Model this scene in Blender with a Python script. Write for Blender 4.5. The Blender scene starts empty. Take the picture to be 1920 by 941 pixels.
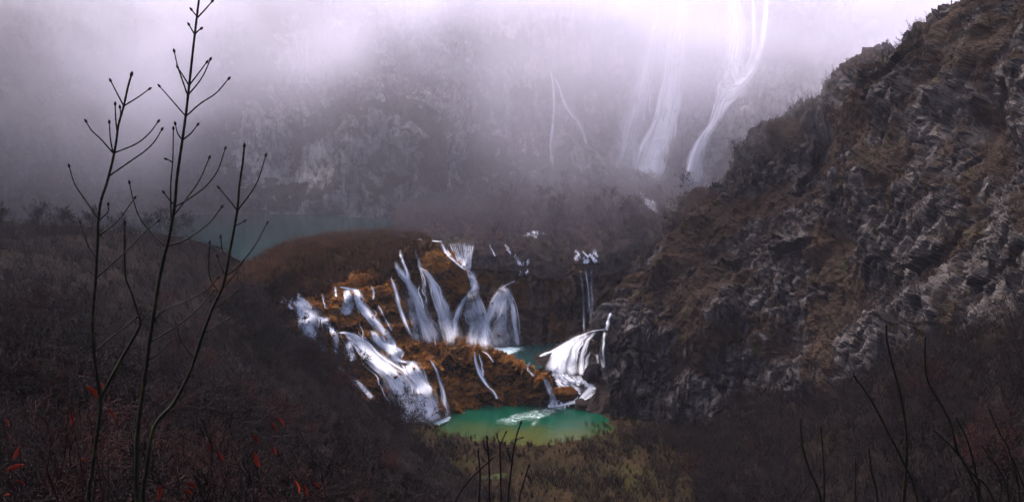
import bpy, math, random
import numpy as np
from mathutils import Vector
from mathutils.bvhtree import BVHTree
random.seed(7); RNG = np.random.default_rng(7)
S = bpy.context.scene
COL = S.collection

# ------------------------------------------------------------------ camera
F = 1850.0; PITCH = math.radians(12.0); CZ = 45.0; W0, H0 = 960.0, 470.5
cam_d = bpy.data.cameras.new('camera'); cam = bpy.data.objects.new('camera', cam_d); COL.objects.link(cam)
cam_d.sensor_width = 36.0; cam_d.lens = 36.0*F/1920.0; cam_d.clip_start = 0.1; cam_d.clip_end = 3000
cam.location = (0, 0, CZ); cam.rotation_euler = (math.radians(90)-PITCH, 0, 0)
S.camera = cam

# ------------------------------------------------------------------ sky, sun, exposure
SUN_EL, SUN_AZ = math.radians(56), math.radians(-46)      # azimuth from +Y (view direction) towards +X
wd = bpy.data.worlds.new('World'); S.world = wd; wd.use_nodes = True
nt = wd.node_tree; bg = nt.nodes['Background']
sky = nt.nodes.new('ShaderNodeTexSky'); sky.sky_type = 'NISHITA'; sky.sun_disc = False
sky.sun_elevation = SUN_EL; sky.sun_rotation = SUN_AZ; sky.dust_density = 6.0; sky.air_density = 1.0; sky.ozone_density = 1.0
mixn = nt.nodes.new('ShaderNodeMix'); mixn.data_type = 'RGBA'; mixn.blend_type = 'MULTIPLY'; mixn.inputs[0].default_value = 1
nt.links.new(sky.outputs[0], mixn.inputs[6]); mixn.inputs[7].default_value = (0.94, 0.90, 1.0, 1)
nt.links.new(mixn.outputs[2], bg.inputs[0]); bg.inputs[1].default_value = 0.15
sl = bpy.data.lights.new('sun', 'SUN'); sun = bpy.data.objects.new('sun', sl); COL.objects.link(sun)
sl.energy = 1.5; sl.angle = math.radians(14); sl.color = (1.0, 0.97, 0.96)
sd = Vector((math.sin(SUN_AZ)*math.cos(SUN_EL), math.cos(SUN_AZ)*math.cos(SUN_EL), math.sin(SUN_EL)))
sun.rotation_euler = sd.to_track_quat('Z', 'Y').to_euler()
vs = S.view_settings; vs.view_transform = 'Standard'; vs.look = 'None'; vs.gamma = 1.0; vs.exposure = 1.65
vs.use_curve_mapping = False
cy = S.cycles
cy.use_denoising = True; cy.max_bounces = 6; cy.diffuse_bounces = 3; cy.glossy_bounces = 2
cy.transparent_max_bounces = 32; cy.volume_bounces = 3; cy.volume_step_rate = 1.0; cy.volume_max_steps = 256
cy.use_adaptive_sampling = True; cy.adaptive_threshold = 0.02

# ------------------------------------------------------------------ picture geometry
def trow(py): return math.tan(-PITCH + math.atan((H0-py)/F))
def P(px, py, Y):
    cyy = (H0-py)/F; k = math.cos(PITCH)+cyy*math.sin(PITCH)
    return np.array(((px-W0)/F/k*Y, Y, CZ+Y*(-math.sin(PITCH)+cyy*math.cos(PITCH))/k))
def PZ(px, py, z):
    return P(px, py, (z-CZ)/trow(py))
def ray(px, py):
    v = P(px, py, 1.0)-np.array((0, 0, CZ)); return Vector(v).normalized()

# ------------------------------------------------------------------ numpy noise
_perm = np.random.default_rng(3).permutation(512).astype(np.int64) % 256
_perm = np.concatenate([np.random.default_rng(3).permutation(256)]*2).astype(np.int64)
_grad = np.random.default_rng(4).normal(size=(256, 3)); _grad /= np.linalg.norm(_grad, axis=1)[:, None]
def _h(i, j, k): return _perm[(_perm[(_perm[i & 255]+j) & 255]+k) & 255]
def perlin(p):
    i = np.floor(p).astype(np.int64); f = p-i; u = f*f*f*(f*(f*6-15)+10)
    out = np.zeros(len(p))
    for dx in (0, 1):
        wx = u[:, 0] if dx else 1-u[:, 0]
        for dy in (0, 1):
            wy = u[:, 1] if dy else 1-u[:, 1]
            for dz in (0, 1):
                wz = u[:, 2] if dz else 1-u[:, 2]
                g = _grad[_h(i[:, 0]+dx, i[:, 1]+dy, i[:, 2]+dz)]
                out += wx*wy*wz*((f[:, 0]-dx)*g[:, 0]+(f[:, 1]-dy)*g[:, 1]+(f[:, 2]-dz)*g[:, 2])
    return out*1.6
def fbm(p, o=4, gain=0.5):
    s = 0; a = 1.0; q = p.copy()
    for k in range(o):
        s = s+a*perlin(q); q = q*2.03+17.3; a *= gain
    return s
def billow(p, o=3):
    s = 0; a = 1.0; q = p.copy()
    for k in range(o):
        s = s+a*(0.5-np.abs(perlin(q)))*2; q = q*2.1+9.7; a *= 0.45
    return s
def worley(p):
    i = np.floor(p).astype(np.int64)
    f1 = np.full(len(p), 9.0); f2 = np.full(len(p), 9.0); cid = np.zeros(len(p), np.int64); dv = np.zeros((len(p), 3))
    for dx in (-1, 0, 1):
        for dy in (-1, 0, 1):
            for dz in (-1, 0, 1):
                c = i+np.array((dx, dy, dz)); h = _h(c[:, 0], c[:, 1], c[:, 2])
                c = c+0.5+_grad[h]*0.45
                d = p-c; r = np.sqrt((d*d).sum(1))
                m = r < f1
                f2 = np.where(m, f1, np.minimum(f2, r)); f1 = np.where(m, r, f1)
                cid = np.where(m, h, cid); dv[m] = d[m]
    return f1, f2, cid, dv
def blocks(p, amp):
    f1, f2, c, dv = worley(p)
    g = _grad[(c*7+13) & 255]
    return amp*((c/255.0-0.5)*1.2 + (dv*g).sum(1)*1.1) - amp*0.35*np.exp(-(f2-f1)/0.06)

LAST = {}
def rock_disp(p, k=1.0):
    w = np.stack([perlin(p/7+3), perlin(p/7+31), perlin(p/7+67)], 1)*0.7
    q = p+w
    d = 5.5*fbm(q/34, 2)+2.0*fbm(q/12, 2)
    d += 2.6*perlin(np.stack([q[:, 0]/7, q[:, 1]/7, q[:, 2]/30], 1))
    veg = np.clip(0.46+1.4*fbm(p/15+5, 2)+0.8*fbm(p/3.5, 3), 0, 1)
    r = 1-0.8*veg
    tone = 0.0; crack = 0.0
    for sc, amp, o_ in (((10.0, 10.0, 19.0), 2.2, 0), ((2.7, 2.7, 5.6), 1.0, 11), ((0.95, 0.95, 1.7), 0.45, 5)):
        f1, f2, c, dv = worley((q+o_)/np.array(sc)); g = _grad[(c*7+13) & 255]
        ck = np.exp(-(f2-f1)/0.07)
        d += r*amp*((c/255.0-0.5)*1.3+(dv*g).sum(1)*1.1-0.3*ck)
        tone = tone+((c*37) % 256/255.0)*(0.4 if amp > 2 else 0.35 if amp > 1 else 0.3); crack = np.maximum(crack, ck*(0.9 if amp > 1 else 0.5))
    d += 0.6*fbm(q/3.0, 2)+0.25*fbm(q/0.8, 2)
    cr_ = np.abs(perlin(np.stack([q[:, 0]/2.6, q[:, 1]/2.6, q[:, 2]/16], 1))); d -= r*0.9*np.exp(-cr_/0.08); crack = np.maximum(crack, 0.9*np.exp(-cr_/0.07))
    LAST.clear(); LAST.update(veg=veg, tone=tone, crack=crack*r)
    return d*k
def tufa_disp(p, k=1.0):
    w = np.stack([perlin(p/4+3), perlin(p/4+31), perlin(p/4+67)], 1)*0.7
    q = p+w
    return k*(1.7*fbm(q/8, 2)+1.5*(billow(q/np.array((3.8, 3.8, 4.6)), 2)-0.7)+0.55*billow(q/1.3, 2)+0.2*fbm(q/0.5, 2)-0.4)
def soil_disp(p, k=1.0):
    return k*(1.1*fbm(p/14, 3)+0.35*fbm(p/2.5, 3))

# ------------------------------------------------------------------ node helpers
def mat(name):
    m = bpy.data.materials.new(name); m.use_nodes = True
    t = m.node_tree; t.nodes.clear(); return m, t
class N:
    def __init__(s, t): s.t = t
    def n(s, typ, **kw):
        x = s.t.nodes.new(typ)
        for k, v in kw.items(): setattr(x, k, v)
        return x
    def link(s, a, b): s.t.links.new(a, b)
    def val(s, sock, v):
        if isinstance(v, bpy.types.NodeSocket): s.link(v, sock)
        else: sock.default_value = v
    def pos(s, scale=(1, 1, 1)):
        g = s.n('ShaderNodeNewGeometry'); m = s.n('ShaderNodeMapping'); m.inputs['Scale'].default_value = scale
        s.link(g.outputs['Position'], m.inputs['Vector']); return m.outputs[0]
    def noise(s, vec, scale, detail=4, rough=0.55, dist=0.0):
        x = s.n('ShaderNodeTexNoise'); s.link(vec, x.inputs['Vector'])
        x.inputs['Scale'].default_value = scale; x.inputs['Detail'].default_value = detail
        x.inputs['Roughness'].default_value = rough; x.inputs['Distortion'].default_value = dist
        return x.outputs[0]
    def voro(s, vec, scale, feature='F1'):
        x = s.n('ShaderNodeTexVoronoi', feature=feature); s.link(vec, x.inputs['Vector']); x.inputs['Scale'].default_value = scale
        return x.outputs[0]
    def math(s, op, a, b=0.0, c=0.0, clamp=False):
        x = s.n('ShaderNodeMath', operation=op, use_clamp=clamp)
        s.val(x.inputs[0], a); s.val(x.inputs[1], b); s.val(x.inputs[2], c); return x.outputs[0]
    def step(s, v, lo, hi, a=0.0, b=1.0):
        x = s.n('ShaderNodeMapRange', interpolation_type='SMOOTHSTEP'); s.val(x.inputs[0], v)
        x.inputs[1].default_value = lo; x.inputs[2].default_value = hi; x.inputs[3].default_value = a; x.inputs[4].default_value = b
        return x.outputs[0]
    def mix(s, f, a, b, mode='MIX'):
        x = s.n('ShaderNodeMix', data_type='RGBA', blend_type=mode)
        s.val(x.inputs[0], f)
        for sock, v in ((x.inputs[6], a), (x.inputs[7], b)):
            if isinstance(v, bpy.types.NodeSocket): s.link(v, sock)
            else: sock.default_value = (*v, 1)
        return x.outputs[2]
    def bump(s, h, strength=0.5, dist=0.1):
        b = s.n('ShaderNodeBump'); s.link(h, b.inputs['Height']); b.inputs['Strength'].default_value = strength
        b.inputs['Distance'].default_value = dist; return b.outputs[0]
    def bsdf(s, col, rough=0.8, normal=None, spec=0.3, **kw):
        b = s.n('ShaderNodeBsdfPrincipled'); o = s.n('ShaderNodeOutputMaterial')
        if isinstance(col, bpy.types.NodeSocket): s.link(col, b.inputs['Base Color'])
        else: b.inputs['Base Color'].default_value = (*col, 1)
        s.val(b.inputs['Roughness'], rough); b.inputs['Specular IOR Level'].default_value = spec
        if normal is not None: s.link(normal, b.inputs['Normal'])
        s.link(b.outputs[0], o.inputs[0]); return b
    def nz(s):
        g = s.n('ShaderNodeNewGeometry'); x = s.n('ShaderNodeSeparateXYZ'); s.link(g.outputs['Normal'], x.inputs[0]); return x.outputs[2]
    def xyz(s):
        g = s.n('ShaderNodeNewGeometry'); x = s.n('ShaderNodeSeparateXYZ'); s.link(g.outputs['Position'], x.inputs[0]); return x.outputs

def rock_material(name, light, dark, veg, vegamt=0.5, scar=None):
    m, t = mat(name); n = N(t); p = n.pos()
    def attr(a):
        x = n.n('ShaderNodeAttribute'); x.attribute_name = a; return x.outputs['Fac']
    med = n.noise(p, 0.5, 5, 0.65); fine = n.noise(p, 2.6, 5, 0.7)
    streak = n.noise(n.pos((0.8, 0.8, 0.06)), 1.0, 4, 0.6)
    tn = n.math('ADD', n.math('MULTIPLY', attr('tone'), 0.75), n.math('MULTIPLY', med, 0.45))
    tn = n.math('ADD', tn, n.math('MULTIPLY', n.math('SUBTRACT', fine, 0.5), 0.45))
    c = n.mix(n.step(tn, 0.36, 0.72), dark, light)
    c = n.mix(n.step(tn, 0.70, 0.95, 0, 0.85), c, tuple(min(1, x*1.9) for x in light))
    c = n.mix(n.step(streak, 0.53, 0.66, 0, 0.85), c, tuple(x*0.3 for x in dark))
    c = n.mix(n.step(n.noise(n.pos((0.7, 0.7, 0.05)), 1.5, 3), 0.60, 0.70, 0, 0.5), c, tuple(min(1, x*1.9) for x in light))
    if scar is not None:
        (sx, sy, sz), rx, rz = scar; xs = n.xyz()
        dx = n.math('DIVIDE', n.math('SUBTRACT', xs[0], sx), rx); dz = n.math('DIVIDE', n.math('SUBTRACT', xs[2], sz), rz)
        dd = n.math('SQRT', n.math('ADD', n.math('MULTIPLY', dx, dx), n.math('MULTIPLY', dz, dz)))
        dd = n.math('ADD', dd, n.math('MULTIPLY', n.math('SUBTRACT', n.noise(n.pos((1, 1, 0.4)), 0.35, 4, 0.6), 0.5), 2.2))
        sf = n.step(dd, 0.75, 1.15, 1, 0); pale = n.mix(n.step(streak, 0.42, 0.6), (0.46, 0.42, 0.36), (0.24, 0.20, 0.16))
    vm = n.math('ADD', attr('veg'), n.math('ADD', n.math('MULTIPLY', n.nz(), 0.35), n.math('MULTIPLY', n.math('SUBTRACT', med, 0.5), 0.7)))
    vf = n.step(vm, 1.0-vegamt, 1.25-vegamt)
    vc = n.mix(n.step(fine, 0.35, 0.7), tuple(x*0.4 for x in veg), veg)
    vc = n.mix(n.step(n.noise(p, 0.2, 3), 0.58, 0.72, 0, 0.7), vc, (0.035, 0.034, 0.014))
    vc = n.mix(n.step(n.noise(p, 0.13, 3), 0.56, 0.7, 0, 0.7), vc, (0.042, 0.024, 0.014))
    c = n.mix(vf, c, vc)
    if scar is not None: c = n.mix(sf, c, pale)
    c = n.mix(n.math('MULTIPLY', attr('crack'), 0.6), c, tuple(x*0.35 for x in dark))
    h = n.math('ADD', n.math('MULTIPLY', fine, 0.6), n.noise(p, 9.0, 3))
    n.bsdf(c, 0.9, n.bump(h, 0.9, 0.25), 0.08)
    return m
M = {}
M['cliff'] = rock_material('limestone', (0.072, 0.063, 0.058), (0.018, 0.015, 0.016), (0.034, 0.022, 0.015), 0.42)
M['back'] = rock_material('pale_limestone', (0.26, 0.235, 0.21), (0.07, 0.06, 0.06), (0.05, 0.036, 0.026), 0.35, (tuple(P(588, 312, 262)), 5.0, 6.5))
M['barrier'] = rock_material('wet_tufa', (0.10, 0.065, 0.042), (0.03, 0.022, 0.018), (0.11, 0.055, 0.018), 0.6)
def tufa_material(name, a, b, c3):
    m, t = mat(name); n = N(t); p = n.pos()
    f = n.noise(p, 1.1, 5, 0.65); g = n.noise(p, 6.0, 4, 0.7); big = n.noise(p, 0.18, 3)
    c = n.mix(n.step(f, 0.35, 0.68), b, a)
    c = n.mix(n.step(g, 0.52, 0.72, 0, 0.8), c, tuple(x*1.7 for x in a))
    c = n.mix(n.step(big, 0.5, 0.68, 0, 0.7), c, c3)
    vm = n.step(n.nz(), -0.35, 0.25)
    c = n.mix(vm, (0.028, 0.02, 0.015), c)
    n.bsdf(c, 0.8, n.bump(n.math('ADD', g, n.noise(p, 22, 2)), 1.0, 0.3), 0.12)
    return m
M['tufa'] = tufa_material('mossy_tufa', (0.27, 0.105, 0.018), (0.08, 0.03, 0.008), (0.19, 0.105, 0.026))
M['marsh'] = tufa_material('marsh_turf', (0.12, 0.055, 0.02), (0.05, 0.026, 0.012), (0.085, 0.06, 0.022))
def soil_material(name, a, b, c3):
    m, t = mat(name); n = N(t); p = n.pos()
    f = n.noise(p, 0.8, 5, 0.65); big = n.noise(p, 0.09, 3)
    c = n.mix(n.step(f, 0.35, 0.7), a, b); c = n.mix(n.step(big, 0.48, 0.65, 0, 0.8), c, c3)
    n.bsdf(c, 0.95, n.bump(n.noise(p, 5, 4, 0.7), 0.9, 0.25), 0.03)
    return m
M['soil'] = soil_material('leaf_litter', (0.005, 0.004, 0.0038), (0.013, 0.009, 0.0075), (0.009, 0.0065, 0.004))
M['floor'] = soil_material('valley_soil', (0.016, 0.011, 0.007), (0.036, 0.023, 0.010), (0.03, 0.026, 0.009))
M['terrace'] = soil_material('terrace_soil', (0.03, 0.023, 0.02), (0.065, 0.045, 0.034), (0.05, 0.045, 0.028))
def plain(name, col, rough=0.8, var=0.5, spec=0.05, sc=6.0):
    m, t = mat(name); n = N(t); p = n.pos()
    oi = n.n('ShaderNodeObjectInfo')
    v = n.math('ADD', n.math('MULTIPLY', n.noise(p, sc, 3), 1.0), n.math('MULTIPLY', oi.outputs['Random'], 0.5))
    c = n.mix(n.step(v, 0.3, 1.1), tuple(x*(1-var) for x in col), tuple(x*(1+var) for x in col))
    n.bsdf(c, rough, None, spec); return m
M['bark'] = plain('dark_wet_bark', (0.010, 0.0072, 0.007))
M['bark_grey'] = plain('grey_bark', (0.055, 0.045, 0.045))
M['bark_red'] = plain('red_brown_bark', (0.024, 0.009, 0.008))
M['scrub'] = plain('grey_brown_scrub', (0.045, 0.033, 0.03), sc=0.25, var=0.6)
M['russet'] = plain('russet_twigs', (0.085, 0.038, 0.02), sc=0.4)
M['bark_far'] = plain('pale_twig_bark', (0.10, 0.08, 0.082), sc=0.6)
M['stem'] = None
M['grass'] = plain('rust_brown_sedge', (0.09, 0.045, 0.018), sc=0.35, var=0.6)
M['grass_floor'] = plain('olive_sedge', (0.05, 0.034, 0.013), sc=0.3, var=0.7)
M['moss'] = plain('orange_brown_moss', (0.22, 0.09, 0.018), sc=0.6, var=0.65)
M['leaf'] = plain('dry_red_leaf', (0.14, 0.018, 0.009), rough=0.5, var=0.4, sc=30)
def stem_material():
    m, t = mat('olive_sapling_bark'); n = N(t); p = n.pos()
    f = n.noise(p, 60, 3); g = n.noise(p, 9, 3)
    c = n.mix(n.step(f, 0.4, 0.65), (0.006, 0.005, 0.0035), (0.016, 0.013, 0.005))
    c = n.mix(n.step(g, 0.55, 0.7, 0, 0.7), c, (0.034, 0.033, 0.010))
    n.bsdf(c, 0.6, n.bump(f, 0.4, 0.004), 0.12); return m
M['stem'] = stem_material()
M['bud'] = plain('dark_bud', (0.02, 0.010, 0.010), rough=0.5)

def water_fall_material():
    m, t = mat('white_falling_water'); n = N(t)
    uv = n.n('ShaderNodeUVMap'); uv.uv_map = 'UVMap'
    mp = n.n('ShaderNodeMapping'); n.link(uv.outputs[0], mp.inputs[0]); mp.inputs['Scale'].default_value = (1.7, 0.05, 1)
    st = n.noise(mp.outputs[0], 1.0, 3, 0.6, 0.0)
    mq = n.n('ShaderNodeMapping'); n.link(uv.outputs[0], mq.inputs[0]); mq.inputs['Scale'].default_value = (0.5, 0.3, 1)
    s2 = n.noise(mq.outputs[0], 1.0, 4, 0.6)
    at = n.n('ShaderNodeAttribute'); at.attribute_name = 'dens'
    v = n.math('ADD', n.math('MULTIPLY', n.math('SUBTRACT', st, 0.5), 1.0), n.math('MULTIPLY', s2, 0.4))
    v = n.math('ADD', v, n.math('MULTIPLY', at.outputs['Fac'], 0.85))
    a = n.math('MULTIPLY', n.step(v, 0.12, 1.32, 0.0, 1.0), n.step(at.outputs['Fac'], 0.0, 0.4), clamp=True)
    d = n.n('ShaderNodeBsdfDiffuse'); d.inputs[0].default_value = (0.90, 0.92, 0.95, 1)
    tr = n.n('ShaderNodeBsdfTranslucent'); tr.inputs[0].default_value = (0.90, 0.92, 0.95, 1)
    gg = n.n('ShaderNodeNewGeometry'); va = n.n('ShaderNodeVectorMath', operation='MULTIPLY_ADD')       # spray scatters light from above like a cloud of droplets
    n.link(gg.outputs['Normal'], va.inputs[0]); va.inputs[1].default_value = (0.55, 0.55, 0.55); va.inputs[2].default_value = (0, 0, 0.8)
    vn = n.n('ShaderNodeVectorMath', operation='NORMALIZE'); n.link(va.outputs[0], vn.inputs[0]); n.link(vn.outputs[0], d.inputs['Normal'])
    mx = n.n('ShaderNodeMixShader'); mx.inputs[0].default_value = 0.3; n.link(d.outputs[0], mx.inputs[1]); n.link(tr.outputs[0], mx.inputs[2])
    tp = n.n('ShaderNodeBsdfTransparent'); m2 = n.n('ShaderNodeMixShader')
    n.link(a, m2.inputs[0]); n.link(tp.outputs[0], m2.inputs[1]); n.link(mx.outputs[0], m2.inputs[2])
    o = n.n('ShaderNodeOutputMaterial'); n.link(m2.outputs[0], o.inputs[0]); return m
M['fall'] = water_fall_material()
def foam_material():
    m, t = mat('white_foam'); n = N(t)
    p = n.pos((1, 1, 1)); st = n.noise(p, 0.6, 5, 0.65, 1.0)
    at = n.n('ShaderNodeAttribute'); at.attribute_name = 'dens'
    a = n.math('MULTIPLY', n.step(n.math('ADD', n.math('MULTIPLY', at.outputs['Fac'], 0.7), st), 0.50, 1.30, 0.0, 0.95), 1.0, clamp=True)
    d = n.n('ShaderNodeBsdfDiffuse'); d.inputs[0].default_value = (0.72, 0.88, 0.82, 1)
    tp = n.n('ShaderNodeBsdfTransparent'); m2 = n.n('ShaderNodeMixShader')
    n.link(a, m2.inputs[0]); n.link(tp.outputs[0], m2.inputs[1]); n.link(d.outputs[0], m2.inputs[2])
    o = n.n('ShaderNodeOutputMaterial'); n.link(m2.outputs[0], o.inputs[0]); return m
M['foam'] = foam_material()
def pool_material(name, deep, shallow, y0=None, y1=None, rough=0.12, bump=0.15):
    m, t = mat(name); n = N(t); p = n.pos()
    c = deep
    if y0 is not None:
        yy = n.math('ADD', n.xyz()[1], n.math('MULTIPLY', n.math('SUBTRACT', n.noise(p, 0.18, 4), 0.5), 16.0))
        c = n.mix(n.step(yy, y0, y1), shallow, deep)
    b = n.bsdf(c, rough, n.bump(n.noise(n.pos((1, 1.6, 1)), 1.4, 4, 0.6), bump, 0.2), 0.5)
    return m
M['lake'] = pool_material('teal_lake_water', (0.003, 0.020, 0.018), None)
M['midpool'] = pool_material('grey_green_pool_water', (0.012, 0.036, 0.034), None)
M['pool'] = pool_material('emerald_pool_water', (0.002, 0.046, 0.025), (0.05, 0.052, 0.008), 172.0, 188.0, 0.1, 0.4)
M['stream'] = pool_material('shallow_stream_water', (0.03, 0.035, 0.012), None)

# ------------------------------------------------------------------ object helpers
def link(name, me, parent=None, kind=None, label=None, cat=None, group=None):
    o = bpy.data.objects.new(name, me); COL.objects.link(o)
    if parent is not None: o.parent = parent
    tag(o, label, cat, group, kind); return o
def tag(o, label=None, cat=None, group=None, kind=None):
    if label: o['label'] = label
    if cat: o['category'] = cat
    if group: o['group'] = group
    if kind: o['kind'] = kind
def mesh_np(name, v, faces, m, smooth=True, uv=None, dens=None):
    """faces: (n,3) or (n,4) int array"""
    me = bpy.data.meshes.new(name); v = np.asarray(v, np.float32); faces = np.asarray(faces, np.int32)
    k = faces.shape[1]; nf = len(faces)
    me.vertices.add(len(v)); me.vertices.foreach_set('co', v.ravel())
    me.loops.add(nf*k); me.loops.foreach_set('vertex_index', faces.ravel())
    me.polygons.add(nf); me.polygons.foreach_set('loop_start', np.arange(0, nf*k, k, dtype=np.int32))
    me.update(calc_edges=True)
    me.polygons.foreach_set('use_smooth', np.full(nf, smooth))
    if uv is not None:
        l = me.uv_layers.new(name='UVMap'); l.data.foreach_set('uv', np.asarray(uv, np.float32)[faces.ravel()].ravel())
    if dens is not None:
        a = me.attributes.new('dens', 'FLOAT', 'POINT'); a.data.foreach_set('value', np.asarray(dens, np.float32))
    if m is not None: me.materials.append(m)
    me.validate(); return me
def crom(pts, n):
    """Catmull-Rom through pts (k,...) to n samples, even in chord length"""
    pts = np.asarray(pts, float); k = len(pts)
    if k == 2:
        t = np.linspace(0, 1, n).reshape((-1,)+(1,)*(pts.ndim-1)); return pts[0]*(1-t)+pts[1]*t
    ext = np.concatenate([[2*pts[0]-pts[1]], pts, [2*pts[-1]-pts[-2]]])
    s = np.linspace(0, k-1, n); i = np.minimum(s.astype(int), k-2); f = (s-i).reshape((-1,)+(1,)*(pts.ndim-1))
    a, b, c, d = ext[i], ext[i+1], ext[i+2], ext[i+3]
    return 0.5*((2*b)+(-a+c)*f+(2*a-5*b+4*c-d)*f*f+(-a+3*b-3*c+d)*f**3)
SURF = {}
def grid_faces(nv, nu):
    a = (np.arange(nv-1)[:, None]*nu+np.arange(nu-1)[None, :]).ravel()
    return np.stack([a, a+nu, a+nu+1, a+1], 1)      # normal towards viewer for rows top->bottom, cols left->right
def loft(name, rows, nu, nv, disp, material, label=None, smooth=True, kind='structure'):
    g = np.array(rows, float)                    # (rv, ru, 3)
    g = crom(g, nv)                              # rows
    g = np.swapaxes(crom(np.swapaxes(g, 0, 1), nu), 0, 1)
    du = np.gradient(g, axis=1); dv = np.gradient(g, axis=0)
    nr = np.cross(dv, du); nr /= np.linalg.norm(nr, axis=2)[..., None]+1e-9
    v = g.reshape(-1, 3); nrm = nr.reshape(-1, 3)
    LAST.clear()
    if disp is not None: v = v+nrm*disp(v)[:, None]
    f = grid_faces(nv, nu)
    me = mesh_np(name, v, f, material, smooth)
    for an, av in LAST.items():
        at_ = me.attributes.new(an, 'FLOAT', 'POINT'); at_.data.foreach_set('value', np.asarray(av, np.float32))
    o = link(name, me, kind=kind, label=label)
    SURF[name] = (v, f, nrm)
    return o
def tris_of(names):
    vs_, fs_, off = [], [], 0
    for nme in names:
        v, f, _ = SURF[nme]; vs_.append(v); fs_.append(f+off); off += len(v)
    return np.concatenate(vs_), np.concatenate(fs_)
def bvh_of(names):
    v, f = tris_of(names); return BVHTree.FromPolygons(v.tolist(), f.tolist())
CAMV = Vector((0, 0, CZ))
def rows_px(rows): return [[P(*q) for q in r] for r in rows]

# ------------------------------------------------------------------ terrain
# far ground sheet under everything
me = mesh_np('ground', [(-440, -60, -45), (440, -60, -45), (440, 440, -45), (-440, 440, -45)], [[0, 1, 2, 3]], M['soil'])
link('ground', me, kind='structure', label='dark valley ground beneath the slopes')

# back wall of the canyon
def back_disp(p):
    d = rock_disp(p, 1.15)
    LAST['veg'] = np.clip(LAST['veg']+1.2*np.clip((-62-p[:, 0]+12*perlin(p/15))/30, 0, 1), 0, 1.6)   # the left end is wooded
    return d
cols = [-260, -80, 80, 230, 380, 500, 600, 700, 790, 860, 920, 990, 1080, 1170, 1260, 1350, 1430, 1560, 1760, 2050]
b0 = [432, 428, 420, 414, 412, 412, 414, 424, 434, 436, 420, 398, 372, 364, 362, 358, 352, 350, 350, 350]
yb = [222, 230, 240, 252, 259, 261, 260, 257, 256, 262, 275, 290, 299, 301, 300, 295, 288, 275, 262, 240]
rr = []
for k, (py, add) in enumerate(((None, 0), (330, 3), (230, 7), (120, 14), (0, 20), (-160, 30))):
    r = []
    for i, c in enumerate(cols):
        a = add
        if 500 <= c <= 800: a = add*(1.0+0.9*max(0, (c-600))/200.0)
        if c in (860, 920): a = add*2.1
        if 1080 <= c <= 1430: a = add*0.45
        r.append(P(c, b0[i] if py is None else py, yb[i]+a))
    rr.append(r)
base = [p+np.array((0, 0, -8.0)) for p in rr[0]]
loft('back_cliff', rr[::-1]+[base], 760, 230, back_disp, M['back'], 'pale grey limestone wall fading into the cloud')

# right-hand cliff
RC = [
 [(1128,650,192),(1165,570,200),(1213,440,215),(1245,387,222),(1330,320,220),(1425,242,216),(1535,202,208),(1640,132,200),(1740,88,188),(1830,5,178),(1960,-150,165)],
 [(1126,700,190),(1170,640,192),(1230,540,200),(1290,480,204),(1370,420,203),(1460,350,200),(1560,310,193),(1660,260,184),(1760,210,172),(1860,160,160),(1990,60,148)],
 [(1122,750,188),(1175,700,187),(1250,630,190),(1330,580,190),(1410,540,188),(1500,490,184),(1600,450,176),(1690,420,166),(1790,380,154),(1890,340,142),(2020,290,130)],
 [(1118,800,186),(1180,770,183),(1270,730,182),(1350,700,180),(1440,680,176),(1530,650,170),(1630,620,160),(1730,600,148),(1830,570,136),(1930,540,124),(2060,500,112)],
 [(1112,835,183),(1190,840,178),(1290,840,172),(1380,840,165),(1470,840,156),(1560,830,146),(1660,820,134),(1760,800,122),(1860,780,110),(1960,760,100),(2100,740,90)],
 [(1110,860,180),(1200,900,168),(1300,950,158),(1400,980,148),(1500,990,138),(1600,990,126),(1700,990,112),(1800,980,100),(1900,970,90),(2000,960,80),(2150,950,70)]]
def widen(r):                      # carry the rows on beyond the frame
    (a, b, c), (d, e, g) = r[-2], r[-1]
    return r+[(d+(d-a)*k, e+(e-b)*k, g*(g/c)**k) for k in (1, 2, 3)]
RC = [widen(r) for r in RC]
RC[-2:] = [[(x_, y_, d_+(7 if x_ > 1250 else 0)) for x_, y_, d_ in r] for r in RC[-2:]]      # keep the foot under the talus
RC = [[(r[0][0]+45, r[0][1]-6, r[0][2]+24)]+r for r in RC]
rr = rows_px(RC)
back = [p+np.array((8.0, 22.0, -6.0)) for p in rr[0]]
low = [p+np.array((0, -6.0, -12.0)) for p in rr[-1]]
loft('right_cliff', [back]+rr+[low], 800, 400, lambda p: rock_disp(p, 1.0), M['cliff'], 'craggy limestone cliff with brown ledges above the pool', smooth=False)

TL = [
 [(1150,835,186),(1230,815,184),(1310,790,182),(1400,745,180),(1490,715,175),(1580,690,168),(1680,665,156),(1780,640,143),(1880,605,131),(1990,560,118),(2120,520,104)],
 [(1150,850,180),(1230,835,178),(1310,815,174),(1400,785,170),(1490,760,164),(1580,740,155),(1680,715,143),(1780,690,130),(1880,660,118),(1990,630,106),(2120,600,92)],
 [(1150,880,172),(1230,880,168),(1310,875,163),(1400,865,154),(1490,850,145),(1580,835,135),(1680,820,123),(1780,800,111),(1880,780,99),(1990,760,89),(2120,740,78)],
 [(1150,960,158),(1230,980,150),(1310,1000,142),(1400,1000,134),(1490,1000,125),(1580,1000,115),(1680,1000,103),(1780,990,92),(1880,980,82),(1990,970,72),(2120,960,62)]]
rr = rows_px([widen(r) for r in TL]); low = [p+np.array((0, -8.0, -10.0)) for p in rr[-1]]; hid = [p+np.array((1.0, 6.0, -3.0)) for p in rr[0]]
loft('talus_slope', [hid]+rr+[low], 330, 150, lambda p: 2.2*fbm(p/9, 3)+0.5*fbm(p/2, 2), M['soil'], 'dark brushy slope at the foot of the craggy cliff')

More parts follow.
